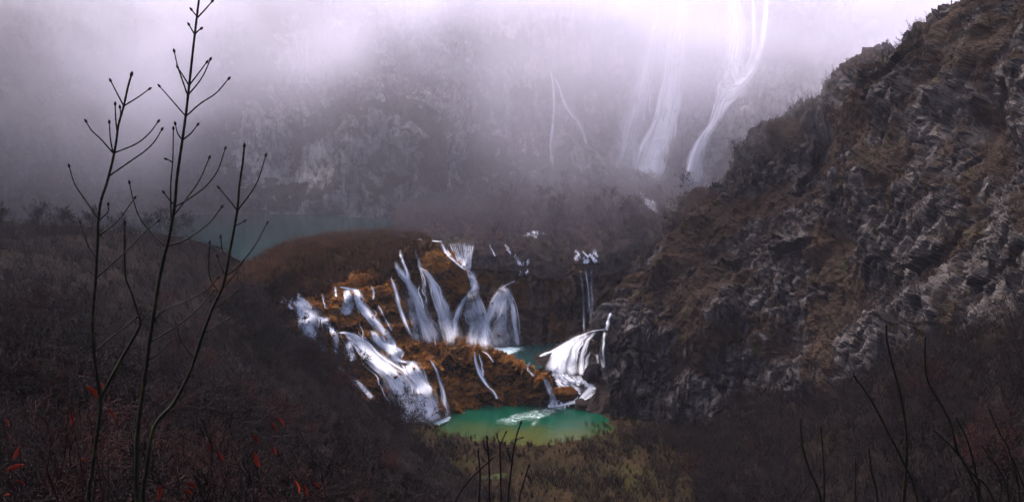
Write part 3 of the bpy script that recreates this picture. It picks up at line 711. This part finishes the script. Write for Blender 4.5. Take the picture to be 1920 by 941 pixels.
def tree_parts(seed, h, r, kids, stems=1, up=0.2, bend=0.25, minr=0.006, maxlev=3):
    rg = np.random.default_rng(seed); out = []
    for s in range(stems):
        lean = 0.12 if stems == 1 else 0.55
        d = np.array((rg.normal(0, lean), rg.normal(0, lean), 1.0)); d /= np.linalg.norm(d)
        grow(rg, np.array((rg.normal(0, 0.05*stems), rg.normal(0, 0.05*stems), -0.25)), d, h*rg.uniform(0.8, 1.0), r*rg.uniform(0.7, 1), 0, maxlev, out, kids, up, bend, minr)
    tr = merge([t for l, t in out if l == 0]); cr = merge([t for l, t in out if l > 0]); return tr, cr
# shrub kinds: list of (trunk mesh, crown mesh)
def kinds(prefix, n_, m, seed, **kw):
    res = []
    for i in range(n_):
        tr, cr = tree_parts(seed+i, **kw)
        res.append((mesh_np(prefix+'_trunk', *tr, m), mesh_np(prefix+'_crown', *cr, m)))
    return res
KN = kinds('near_shrub', 4, M['bark'], 100, h=3.0, r=0.036, kids=(9, 6, 4), stems=4, bend=0.45, minr=0.006)
KR = kinds('red_shrub', 2, M['bark_red'], 140, h=2.8, r=0.028, kids=(9, 6, 4), stems=5, bend=0.4, minr=0.005)
KS = kinds('slope_shrub', 5, M['bark'], 200, h=4.2, r=0.05, kids=(9, 6, 5), stems=3, bend=0.4, minr=0.014)
KSR = kinds('russet_shrub', 2, M['bark_red'], 240, h=3.4, r=0.04, kids=(9, 6, 5), stems=4, bend=0.4, minr=0.013)
KT = kinds('bare_tree', 5, M['bark_far'], 300, h=8.0, r=0.11, kids=(16, 7, 5), stems=1, bend=0.2, minr=0.022)
KTD = kinds('dark_tree', 3, M['bark'], 340, h=8.0, r=0.11, kids=(16, 7, 5), stems=1, bend=0.2, minr=0.02)
def plant(kind, name, loc, scale, rz, label, cat, group):
    root = empty(name, loc, label, cat, group); root.rotation_euler = (0, 0, rz); root.scale = (scale,)*3
    link('trunk', kind[0], root); link('crown', kind[1], root); return root
def plant_ray(px, py, bv): 
    h = bv.ray_cast(CAMV, ray(px, py)); return h[0]

rg = np.random.default_rng(11)
# thicket on the near hillside
cnt = 0; tries = 0; placed = []
while cnt < 190 and tries < 4000:
    tries += 1
    px = rg.uniform(-60, 860); py = rg.uniform(450, 1000)
    if py < 560+max(0, px-480)*0.78 or (px < 480 and py < 440): continue
    h = plant_ray(px, py, bHILL)
    if h is None: continue
    if h.y < 14: continue
    o = ALL.ray_cast(CAMV, ray(px, py))
    if o[0] is None or (o[0]-h).length > 3: continue
    red = rg.random() < 0.22
    if h.y < 40: kd = (KR if red else KN); s = rg.uniform(0.55, 1.0)
    else: kd = (KSR if red else KS); s = rg.uniform(0.65, 1.15)*min(1, 0.55+h.y/150)
    k = kd[rg.integers(len(kd))]
    if red: plant(k, 'russet_shrub', h, s, rg.uniform(0, 6.28), 'leafless red-barked shrub in the dark hillside thicket', 'shrub', 'red shrubs in the hillside thicket')
    else: plant(k, 'bare_shrub', h, s, rg.uniform(0, 6.28), 'leafless black-barked shrub in the dark hillside thicket', 'shrub', 'dark shrubs in the hillside thicket')
    cnt += 1
for i in range(34):
    t_ = i/33.0; px = 440+t_*400+rg.normal(0, 12); py = 590+t_*235+rg.normal(0, 10)+18
    h = plant_ray(px, py, bHILL)
    if h is None or ALL.ray_cast(CAMV, ray(px, py))[3] < (h-CAMV).length-4: continue
    kd = KSR if rg.random() < 0.25 else KS
    plant(kd[rg.integers(len(kd))], 'edge_shrub', h, rg.uniform(1.2, 2.1), rg.uniform(0, 6.28), 'tall leafless shrub at the brow of the thicket beside the long cascade', 'shrub', 'shrubs along the edge of the long cascade')
for i, (px, Y_) in enumerate([(430,15),(520,17),(600,16),(660,20),(350,13.5),(700,24),(100,14),(30,16),(230,18),(480,22),(760,26),(565,24),(300,24),(150,24),(640,30)]):
    x_ = P(px, 941, Y_)[0]; h = bHILL.ray_cast(Vector((x_, Y_, 70)), Vector((0, 0, -1)))[0]
    red = i % 5 == 1; kd = KR if red else KN
    plant(kd[i % len(kd)], 'tangled_shrub', h, rg.uniform(0.85, 1.15), rg.uniform(0, 6.28),
          'tall red-twigged bare shrub among the red-leaved shrubs on the near slope' if red else 'tall black bare shrub with tangled twigs among the red-leaved shrubs', 'shrub', 'tall red shrubs among the red leaves' if red else 'tall black shrubs among the red leaves')
for i in range(26):
    px = -20+i*17.5+rg.normal(0, 6); py = 436+rg.uniform(0, 16)+(10 if px > 330 else 0)
    h = plant_ray(px, py, bHILL)
    if h is None: continue
    plant(KTD[i % 3], 'bare_tree', h, rg.uniform(0.35, 0.8), rg.uniform(0, 6.28), 'leafless dark tree on the brow of the thicket hill beside the teal lake', 'tree', 'bare trees on the hill brow by the lake')
# trees of the terrace
cnt = 0; tries = 0; bT = bvh_of(['upper_terrace'])
while cnt < 70 and tries < 3000:
    tries += 1
    px = rg.uniform(905, 1235); py = rg.uniform(365, 480)
    if 970 < px < 1030 and 415 < py < 452: continue
    if 1050 < px < 1125 and py > 455: continue
    if 930 < px < 1000 and py > 445: continue
    h = plant_ray(px, py, bT)
    if h is None: continue
    k = KT[rg.integers(len(KT))]
    plant(k, 'bare_tree', h, rg.uniform(0.45, 0.95), rg.uniform(0, 6.28), 'leafless grey tree in the misty wood above the lip of the falls', 'tree', 'bare trees on the terrace above the falls'); cnt += 1
# trees on the ridge of the right cliff
bR = bvh_of(['right_cliff'])
for i, (px, py) in enumerate([(1283,362),(1325,330),(1345,322),(1380,300),(1400,285),(1445,262),(1490,235),(1560,215),(1600,195),(1625,165),(1660,150),(1690,120),(1720,110),(1780,70),(1470,300),(1520,260),(1590,260)]):
    h = plant_ray(px, py+8, bR)
    if h is None: continue
    plant(KTD[i % 3], 'bare_tree', h, rg.uniform(0.4, 0.7), rg.uniform(0, 6.28), 'leafless dark tree standing along the ridge of the craggy cliff', 'tree', 'bare trees on the cliff ridge')
# scrub on the right cliff foot
bTA = bvh_of(['talus_slope'])
cnt = 0; tries = 0
while cnt < 45 and tries < 2000:
    tries += 1
    px = rg.uniform(1180, 1920); py = rg.uniform(640, 960)
    if py < 880-(px-1180)*0.28: continue
    h = plant_ray(px, py, bTA)
    if h is None: continue
    red = rg.random() < 0.3; kd = KSR if red else KS
    plant(kd[rg.integers(len(kd))], 'russet_shrub' if red else 'bare_shrub', h, rg.uniform(0.8, 1.4), rg.uniform(0, 6.28),
          'leafless reddish shrub on the dark slope at the foot of the craggy cliff' if red else 'leafless blackish shrub on the dark slope at the foot of the craggy cliff', 'shrub', 'red shrubs at the cliff foot' if red else 'dark shrubs at the cliff foot'); cnt += 1

# ------------------------------------------------------------------ stuff: fuzz of scrub, sedge and moss
def bake(name, templ, pos, scale, rz, m, label, cat, tilt=None):
    tv, tf = templ; n_ = len(pos); c, s = np.cos(rz), np.sin(rz)
    v = tv[None]*scale[:, None, None]
    x = v[..., 0]*c[:, None]-v[..., 1]*s[:, None]; y = v[..., 0]*s[:, None]+v[..., 1]*c[:, None]
    v = np.stack([x, y, v[..., 2]], -1)
    if tilt is not None: v = v+v[..., 2:3]*tilt[:, None, :]
    v = v+pos[:, None, :]
    f = (tf[None]+(np.arange(n_)*len(tv))[:, None, None]).reshape(-1, tf.shape[1])
    me = mesh_np(name, v.reshape(-1, 3), f, m, True)
    return link(name, me, kind='stuff', label=label, cat=cat)
def blade_tuft(seed, n_, h, w, spread):
    g = np.random.default_rng(seed); V, Fc = [], []
    for i in range(n_):
        a = g.uniform(0, 6.28); r = g.uniform(0, 0.3)*spread; b = np.array((math.cos(a)*r, math.sin(a)*r, -0.05)); o = np.array((math.cos(a), math.sin(a), 0))
        hh = h*g.uniform(0.6, 1.1); tip = b+o*spread*g.uniform(0.3, 1.0)+np.array((0, 0, hh)); mid = (b+tip)/2+np.array((0, 0, hh*0.15))
        sd_ = np.array((-o[1], o[0], 0))*w
        k = len(V); V += [b-sd_, b+sd_, mid-sd_*0.8, mid+sd_*0.8, tip]
        Fc += [[k, k+1, k+3], [k, k+3, k+2], [k+2, k+3, k+4]]
    return np.array(V), np.array(Fc)
def twig_tuft(seed, n_, h, w):
    g = np.random.default_rng(seed); V, Fc = [], []
    def rib(a, b, w0, w1):
        d = b-a; sd_ = np.cross(d, g.normal(size=3)); sd_ /= np.linalg.norm(sd_)+1e-9; k = len(V)
        V.extend([a-sd_*w0, a+sd_*w0, b+sd_*0.1*w1]); Fc.append([k, k+1, k+2])
    for i in range(n_):
        d = np.array((g.normal(0, 0.5), g.normal(0, 0.5), 1.0)); d /= np.linalg.norm(d); a = np.array((g.normal(0, .1), g.normal(0, .1), -0.1)); L_ = h*g.uniform(0.6, 1.1)
        m1 = a+d*L_*0.5; e = m1+(d+g.normal(0, 0.25, 3))*L_*0.5
        rib(a, e, w*1.4, w)
        for q in range(5):
            t = g.uniform(0.2, 1.0); b = a+(e-a)*t; dd_ = d+g.normal(0, 0.7, 3); dd_ /= np.linalg.norm(dd_)
            e2 = b+dd_*L_*g.uniform(0.2, 0.45); rib(b, e2, w*0.7, w*0.3)
            rib(b+(e2-b)*0.5, b+(e2-b)*0.5+(dd_+g.normal(0, 0.7, 3))*L_*0.18, w*0.4, w*0.25)
    return np.array(V), np.array(Fc)
def surf_points(name, n_, rg, cond=None):
    v, f, _ = SURF[name]; k = rg.integers(len(f), size=n_*3); q = v[f[k]]
    nr = np.cross(q[:, 2]-q[:, 0], q[:, 3]-q[:, 1]); ar = np.linalg.norm(nr, axis=1); nr /= ar[:, None]+1e-9
    keep = rg.random(len(k)) < ar/np.percentile(ar, 97)
    u, w = rg.random((2, len(k))); p = q[:, 0]+(q[:, 1]-q[:, 0])*u[:, None]+(q[:, 3]-q[:, 0])*w[:, None]
    nr *= np.where(nr[:, 2:3] < -2, -1, 1)
    if cond is not None: keep &= cond(p, nr)
    return p[keep][:n_], nr[keep][:n_]
def up(nr): return np.abs(nr[:, 2])
def scatter(name, surf, n_, templ, smin, smax, m, label, cat, seed, cond=None, lean=0.0):
    g = np.random.default_rng(seed); p, nr = surf_points(surf, n_, g, cond); k = len(p)
    t = nr.copy(); t[:, 1] = np.where(t[:, 1] > 0, -t[:, 1], t[:, 1]) if surf in ('right_cliff',) else t[:, 1]
    return bake(name, templ, p, g.uniform(smin, smax, k), g.uniform(0, 6.28, k), m, label, cat, t*lean)
def water_clear(p, nr):     # keep the tufts off the streams of the cascade
    return np.ones(len(p), bool)
TW = twig_tuft(1, 7, 2.2, 0.022); TWS = twig_tuft(2, 6, 1.5, 0.022); TWF = twig_tuft(3, 8, 3.5, 0.05)
GR = blade_tuft(4, 16, 0.7, 0.022, 0.45); GRM = blade_tuft(5, 14, 0.28, 0.03, 0.4)
scatter('cliff_scrub', 'right_cliff', 14000, TWS, 0.4, 1.3, M['scrub'], 'fuzz of leafless scrub clinging to the ledges of the craggy cliff', 'scrub', 21,
        lambda p, nr: fbm(p/13+5, 2) > -0.15, 0.3)
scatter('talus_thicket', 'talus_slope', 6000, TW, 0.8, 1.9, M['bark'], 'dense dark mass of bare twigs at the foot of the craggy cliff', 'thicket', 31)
scatter('cliff_grass', 'right_cliff', 5200, GR, 0.6, 1.4, M['grass_floor'], 'dry brown grass on the ledges of the craggy cliff', 'grass', 22, lambda p, nr: (up(nr) > 0.35) & (p[:, 2] > -20), 0.3)
scatter('far_scrub', 'back_cliff', 6000, TWF, 0.6, 1.3, M['bark_far'], 'leafless wood clinging to the misty far wall', 'scrub', 23, lambda p, nr: ((fbm(p/13+5, 2) > -0.2) | (p[:, 0] < -75)) & (p[:, 2] < 60), 0.3)
scatter('thicket', 'hillside', 9000, TW, 0.6, 1.5, M['bark'], 'dense mass of bare twigs covering the near hillside', 'thicket', 24, lambda p, nr: (p[:, 1] > 34) & (p[:, 0] < 10))
scatter('marsh_sedge', 'marsh_bank', 9000, GR, 0.8, 2.0, M['grass'], 'rust-brown sedge on the bank beside the teal lake', 'sedge', 25, lambda p, nr: p[:, 2] > -0.1*0-6)
scatter('tan_grass', 'upper_terrace', 500, GR, 1.2, 2.2, plain('tan_grass', (0.30, 0.17, 0.07), sc=0.4), 'tan dry grass on the terrace above the falls', 'grass', 33, lambda p, nr: ((p[:, 0]-P(968, 410, 245)[0])/6.5)**2+((p[:, 1]-245)/7.0)**2 < 1+0.5*perlin(p/3))
scatter('terrace_scrub', 'upper_terrace', 3500, TW, 0.6, 1.7, M['bark_far'], 'low leafless scrub on the terrace above the falls', 'scrub', 26)
scatter('marsh_bushes', 'marsh_bank', 2600, TW, 0.5, 1.2, M['russet'], 'russet leafless bushes scattered over the marshy bank', 'bushes', 30, lambda p, nr: fbm(p/6, 2) > -0.15)
for k_, (sf, n_) in enumerate((('front_mound', 4500), ('cascade_slope', 4500), ('mossy_buttress', 1200))):
    scatter('moss', sf, n_, GRM, 0.7, 1.8, M['moss'], ('shaggy orange-brown moss on the mound above the emerald pool', 'shaggy orange-brown moss between the streams of the long cascade', 'shaggy orange-brown moss on the buttress beside the fan fall')[k_], 'moss', 40+k_, lambda p, nr: up(nr) > 0.25, 0.35)
scatter('floor_sedge', 'valley_floor', 7000, GR, 0.7, 1.6, M['grass_floor'], 'olive brown sedge on the flat before the emerald pool', 'sedge', 27, lambda p, nr: (p[:, 2] > -28.7) & (p[:, 1] < 185))
scatter('pool_reeds', 'valley_floor', 2600, GR, 0.9, 2.0, M['grass_floor'], 'olive brown reeds in the shallows along the near shore of the emerald pool', 'reeds', 34, lambda p, nr: (p[:, 2] > -29.35) & (p[:, 2] < -28.6) & (p[:, 1] > 166) & (p[:, 1] < 184))
scatter('floor_scrub', 'valley_floor', 5000, TW, 0.7, 1.8, M['bark'], 'dark low scrub on the valley flat', 'scrub', 28, lambda p, nr: (p[:, 2] > -28.2) & (p[:, 1] < 178) & (fbm(p/8, 2) > -0.3))

# ------------------------------------------------------------------ foreground saplings
def sapling(label, y, stems, branches, name='sapling', rb=4.2, rt=1.8, br=1.4, drop=1.2, mt='stem', bud=True, jit=0.25, seed=0, tipr=2.3, group=None):
    """stems/branches: pixel polylines, base first"""
    g = np.random.default_rng(seed); px_m = y/F
    p0 = P(*stems[0][0], y); hz_ = bHILL.ray_cast(Vector((p0[0], y, 60)), Vector((0, 0, -1)))[0]
    root = empty(name, hz_, label, 'sapling' if name == 'sapling' else 'shrub', group); org = np.array(hz_)
    depth = {}
    def yy(px, py): return y
    for si, s in enumerate(stems):
        pts = [P(a, b, y) for a, b in s]
        if si == 0 or s[0][1] > 925:
            b = pts[0]; hh = bHILL.ray_cast(Vector((b[0]*0.97, y, 60)), Vector((0, 0, -1)))[0]
            e_ = pts[0]-pts[1]; e_ = e_/np.linalg.norm(e_)*0.5+np.array((0, 0, -0.5)); e_ *= (pts[0][2]-hh[2]+0.15)/max(0.2, -e_[2]); pts = [pts[0]+e_, pts[0]+e_*0.5]+pts
        pts = crom(np.array(pts), 8*len(pts)); r = np.linspace(rb if si == 0 else rb*0.8, rt, len(pts))*px_m
        r = r*(1+0.08*np.sin(np.arange(len(r))*1.9))
        v, f = tube(pts-org, r, 8); link('stem', mesh_np('stem', v, f, M[mt]), root)
        if bud: bud_at(root, pts[-1]-org, pts[-1]-pts[-3], tipr*1.25*px_m)
    for bi, b in enumerate(branches):
        n_ = len(b); out = g.uniform(-1, 1)*jit
        pts = []
        L_ = 0
        for i, (a, c) in enumerate(b):
            if i: L_ += math.hypot(a-b[i-1][0], c-b[i-1][1])*px_m
            pts.append(P(a, c, y+out*L_))
        pts = crom(np.array(pts), 6*n_); r = np.linspace(br*1.15, br*0.75, len(pts))*px_m
        r = r*(1+0.1*np.sin(np.arange(len(r))*2.1+bi))
        v, f = tube(pts-org, r, 6); bo = link('branch', mesh_np('branch', v, f, M[mt]), root)
        if bud: bud_at(bo, pts[-1]-org, pts[-1]-pts[-3], tipr*px_m)
    return root
def bud_at(parent, p, d, r):
    d = d/np.linalg.norm(d); t = np.array((-0.6, 0.0, 0.9, 2.0, 3.0)); rr_ = np.array((0.5, 1.0, 1.15, 0.8, 0.12))
    v, f = tube(p+d*(t*r)[:, None], rr_*r, 6); link('bud', mesh_np('bud', v, f, M['bud']), parent)

sapling('slender bare sapling that forks low, with its upper stem leaning away', 5.2,
 [[(166,940),(172,890),(177,848),(184,800),(188,767),(187,746),(182,705),(176,659),(173,603),(177,552),(180,511),(183,460),(184,418),(189,378),(199,347),(210,306),(218,265),(222,235),(232,199),(240,163),(246,142)],
  [(187,748),(210,705),(235,659),(256,623),(263,603),(258,583),(246,547),(235,516),(234,460),(234,420)]],
 [[(232,199),(222,180),(208,153)],[(232,199),(258,183),(279,168)],[(220,250),(217,225),(216,197)],[(222,235),(226,215),(225,203)],[(212,288),(207,260),(205,231)],
  [(211,286),(190,262),(172,245),(162,229)],[(214,287),(255,270),(280,250),(296,229)],[(206,329),(245,302),(272,283),(290,265),(303,244)],[(184,410),(160,375),(140,345),(130,313)],
  [(186,441),(220,415),(252,372)],[(187,412),(202,398),(203,385)],[(182,485),(163,455),(151,418)],[(180,521),(215,490),(248,460),(270,437),(296,415)],
  [(262,605),(272,592),(282,583)],[(176,661),(205,635),(235,612),(256,595)],[(176,664),(150,630),(137,602)]], seed=1)
sapling('tallest bare sapling with paired side twigs reaching up into the mist', 4.8,
 [[(258,940),(255,900),(256,869),(258,807),(266,746),(276,675),(281,634),(289,583),(297,532),(309,475),(313,462),(322,418),(328,378),(332,332),(340,276),(348,219),(355,158),(361,102),(368,41),(373,0),(376,-25)]],
 [[(371,33),(364,25),(360,20)],[(371,33),(385,18),(397,4)],[(365,65),(359,55),(355,48)],[(365,65),(372,58),(376,55)],[(352,180),(340,145),(333,125),(327,98)],[(354,160),(343,142),(334,128)],
  [(355,160),(372,138),(387,118)],[(353,178),(370,158),(382,140),(394,113)],[(348,218),(322,188),(300,163)],[(348,219),(375,195),(405,175),(428,149)],[(342,263),(333,250),(329,234)],[(342,263),(358,250),(370,235)],
  [(321,420),(320,350),(324,300),(325,243)],[(324,305),(318,301),(313,299)],[(329,387),(318,375),(308,362)],[(328,388),(355,372),(385,350),(408,320),(422,280)],[(324,407),(350,372),(365,352),(378,330),(392,297)],
  [(312,463),(285,437),(262,408),(250,375),(243,344)],[(313,462),(350,448),(390,420),(415,389)],[(286,603),(310,580),(350,565),(385,545),(408,521)],[(281,642),(340,605),(375,575),(400,546)],[(276,676),(300,660),(318,641)]], seed=2, rb=4.7)
sapling('bare sapling leaning out with one long curved side shoot near its tip', 5.0,
 [[(268,940),(274,884),(284,818),(297,787),(325,756),(350,710),(366,670),(381,623),(401,572),(419,532),(432,465),(439,428),(445,393),(449,347),(455,306),(458,276)]],
 [[(445,395),(432,378),(411,353)],[(445,395),(470,362),(485,335),(498,293)],[(440,424),(450,419),(457,415)],[(421,520),(450,495),(478,460),(500,419)],[(417,541),(440,515),(456,489)],[(422,515),(413,495),(408,481)],
  [(397,582),(420,565),(443,546)],[(410,548),(394,520),(392,490),(393,456)],[(430,470),(418,470),(414,446)],[(366,672),(340,640),(332,610)],[(381,625),(405,612),(428,598)]], seed=3, rb=4.4)
# stems standing before the pool
sapling('cluster of short upright bare stems with budded tips before the pool', 11.0,
 [[(898,945),(900,893),(897,848)],[(918,945),(917,873),(913,821)],[(940,945),(938,857),(938,832)],[(952,945),(960,867),(967,823),(976,794)],[(972,945),(982,905),(991,874)],[(850,950),(880,900),(923,859)]],
 [[(938,836),(934,824),(932,816)],[(938,834),(944,820),(948,811)],[(966,826),(972,822),(978,820)],[(917,850),(909,838),(907,828)],[(960,865),(954,850),(952,842)]], name='bare_shoots', rb=2.4, rt=1.6, br=1.4, tipr=2.0, mt='bark', seed=4)
sapling('pair of tall thin shoots crossing before the dark cliff foot', 6.5,
 [[(1694,945),(1699,867),(1699,810),(1689,742),(1674,685),(1663,638),(1662,614)],[(1722,945),(1694,867),(1663,805),(1632,747),(1604,707)]],
 [[(1645,772),(1640,762),(1636,748)]], name='bare_shoots', rb=3.6, rt=2.0, br=1.5, tipr=2.0, seed=5)
sapling('kinked tall shoot with a low side fork before the dark cliff foot', 6.5,
 [[(1835,945),(1822,894),(1794,841),(1783,794),(1762,753),(1739,711),(1734,669),(1735,636)],[(1866,945),(1820,883),(1788,841),(1752,806)],[(1838,945),(1830,888),(1814,826),(1794,785)]],
 [], name='bare_shoots', rb=3.4, rt=1.9, br=1.5, tipr=2.0, seed=6)
sapling('close group of bowed brown shoots beside the kinked tall shoot', 7.0,
 [[(1893,945),(1872,878),(1843,837)],[(1913,945),(1893,847),(1874,810),(1856,769)],[(1935,960),(1915,900),(1900,860)]],
 [[(1884,826),(1888,812),(1886,800)]], name='bare_shoots', rb=2.6, rt=1.6, br=1.3, tipr=1.8, seed=7)
sapling('row of short straight shoots before the shaded cliff foot', 8.0,
 [[(1541,945),(1517,878),(1504,831),(1501,788)],[(1545,945),(1544,867),(1539,801)],[(1603,945),(1604,861)],[(1646,945),(1634,883),(1629,842)]],
 [[(1510,850),(1504,842),(1500,838)]], name='bare_shoots', rb=2.5, rt=1.6, br=1.3, tipr=1.8, seed=8)

# red-leaved shrubs
def leaf_mesh():
    V, Fc = [], []
    for i in range(7):
        t = i/6; w = 0.34*math.sin(math.pi*min(1, t*0.93+0.05))**0.8
        for s in (-1, 0, 1): V.append((s*w*0.5, 0.10*math.sin(t*3)+(0.10 if s else 0)*(1-t*0.3), -t))
    return mesh_np('leaf', V, grid_faces(7, 3), M['leaf'])
LEAF = leaf_mesh()
def leaf_shrub(label, y, base, leaves, seed):
    g = np.random.default_rng(seed); b = P(*base, y); hh = bHILL.ray_cast(Vector((b[0], y, 60)), Vector((0, 0, -1)))[0]; org = np.array(hh)
    root = empty('red_leaved_shrub', hh, label, 'shrub')
    pm = y/F
    for i, (px, py, ln, ang) in enumerate(leaves):
        a = np.array(hh)-np.array((0, 0, 0.05)); e = P(px, py-ln*0.5, y)
        m1 = a*0.5+e*0.5+np.array((g.normal(0, 0.12), g.normal(0, 0.12), g.uniform(0.1, 0.3)))
        pts = crom(np.array([a, m1, e]), 14); v, f = tube(pts-org, np.linspace(2.2, 0.8, 14)*pm, 5)
        st_ = link('twig', mesh_np('twig', v, f, M['bark_red']), root)
        lo = link('leaf', LEAF, root); lo.location = e-org; s = ln*pm*0.95; lo.scale = (s, s, s)
        lo.rotation_euler = (g.uniform(-0.3, 0.3), ang, g.uniform(-0.8, 0.8))
leaf_shrub('shrub with drooping red leaves around the low fork of the slender sapling', 5.6, (160, 1000), [(160,747,44,-0.6),(187,730,26,-0.3),(201,779,26,-0.4),(132,787,30,0.0),(152,870,16,-1.2)], 1)
leaf_shrub('small shrub with red and orange leaves in the dark corner of the slope', 5.0, (30, 1020), [(37,852,28,0.5),(45,890,36,1.4),(30,910,20,-1.0),(7,795,20,-0.9),(17,937,20,1.2)], 2)
leaf_shrub('shrub with paired red leaves hanging over the bare thicket', 7.0, (450, 1010), [(507,805,26,-0.7),(520,794,24,-0.7),(475,827,24,-0.5),(390,841,18,0.0),(407,860,28,-0.5),(475,865,36,-0.3),(510,847,22,-0.4)], 3)
leaf_shrub('low shrub with bright red leaves at the foot of the leaning sapling', 5.0, (320, 1010), [(300,925,34,0.1),(350,917,26,-0.8),(347,932,26,-0.9)], 4)
leaf_shrub('low shrub with three red leaves in the thicket', 6.0, (570, 1010), [(552,915,28,-0.7),(570,922,30,-0.2),(590,917,24,-0.7)], 5)

# boulder at the dome's edge
def boulder(px, py, r, label, seed, m):
    h = hit(px, py)[0]; c = np.array(h); n_u, n_v = 28, 20; V = []
    for j in range(n_v):
        th = math.pi*j/(n_v-1)
        for i in range(n_u):
            ph = 2*math.pi*i/(n_u-1); V.append((math.sin(th)*math.cos(ph), math.sin(th)*math.sin(ph), math.cos(th)))
    V = np.array(V); d = 1+0.22*fbm(V*1.3+seed, 3); V = V*d[:, None]*np.array(r)
    o = link('boulder', mesh_np('boulder', V, grid_faces(n_v, n_u)[:, ::-1], m), label=label, cat='boulder'); o.location = c+np.array((0, 0.3, -0.1)); return o
boulder(1114, 705, (2.2, 1.8, 2.9), 'tall rounded grey boulder beside the veil cascade', 3, M['cliff'])
boulder(1058, 738, (3.0, 1.6, 1.5), 'low brown rock parting the white rapids', 9, M['tufa'])
boulder(1092, 762, (1.9, 1.5, 1.6), 'dark rock where the rapids meet the emerald pool', 14, M['barrier'])
boulder(1226, 372, (3.0, 2.5, 4.0), 'dark pointed rock at the foot of the tallest far fall', 19, M['barrier'])

# ------------------------------------------------------------------ haze and low cloud
#HAZEFLAG
def volume_box(name, lo, hi, m, label):
    x0, y0, z0 = lo; x1, y1, z1 = hi
    v = [(x, y, z) for z in (z0, z1) for y in (y0, y1) for x in (x0, x1)]
    f = [[0, 2, 3, 1], [4, 5, 7, 6], [0, 1, 5, 4], [2, 6, 7, 3], [0, 4, 6, 2], [1, 3, 7, 5]]
    return link(name, mesh_np(name, v, f, m, False), kind='stuff', label=label, cat='haze')
m, t = mat('thin_lavender_haze'); n = N(t); pv = n.n('ShaderNodeVolumePrincipled'); o = n.n('ShaderNodeOutputMaterial')
pv.inputs['Color'].default_value = (0.80, 0.76, 0.87, 1); pv.inputs['Density'].default_value = 0.00007; pv.inputs['Anisotropy'].default_value = 0.2
n.link(pv.outputs[0], o.inputs['Volume'])
volume_box('haze', (-450, -70, -46), (450, 450, 112), m, 'thin lavender haze filling the whole valley')
m, t = mat('low_cloud'); n = N(t); pv = n.n('ShaderNodeVolumePrincipled'); o = n.n('ShaderNodeOutputMaterial')
pv.inputs['Color'].default_value = (0.89, 0.87, 0.95, 1); pv.inputs['Anisotropy'].default_value = 0.3
xs = n.xyz(); p = n.pos((1, 1, 1.3)); nz = n.math('ADD', n.math('MULTIPLY', n.noise(p, 0.011, 2, 0.5), 0.65), n.math('MULTIPLY', n.noise(n.pos((1, 1, 0.6)), 0.035, 4, 0.55), 0.35))
zz = n.math('ADD', xs[2], n.math('MULTIPLY', n.math('SUBTRACT', nz, 0.5), 135.0))
hgt = n.math('POWER', n.step(zz, 2.0, 62.0), 1.3)
yr = n.step(n.math('ADD', xs[1], n.math('MULTIPLY', n.math('MAXIMUM', n.math('SUBTRACT', xs[0], 35.0), 0.0), 0.3)), 195.0, 270.0)
top = n.step(xs[2], 62.0, 80.0, 1.0, 0.0)
patch = n.step(n.noise(n.pos((1, 1, 1.4)), 0.019, 3, 0.55, 0.6), 0.36, 0.66, 0.35, 1.35)
low = n.math('MULTIPLY', n.step(xs[1], 200.0, 250.0), 0.0038)
n.link(n.math('ADD', n.math('MULTIPLY', n.math('MULTIPLY', n.math('MULTIPLY', hgt, yr), n.math('MULTIPLY', top, patch)), 0.030), low), pv.inputs['Density'])
n.link(pv.outputs[0], o.inputs['Volume'])
volume_box('low_cloud', (-300, 170, -6), (260, 400, 82), m, 'bank of low cloud hanging over the far cliffs')
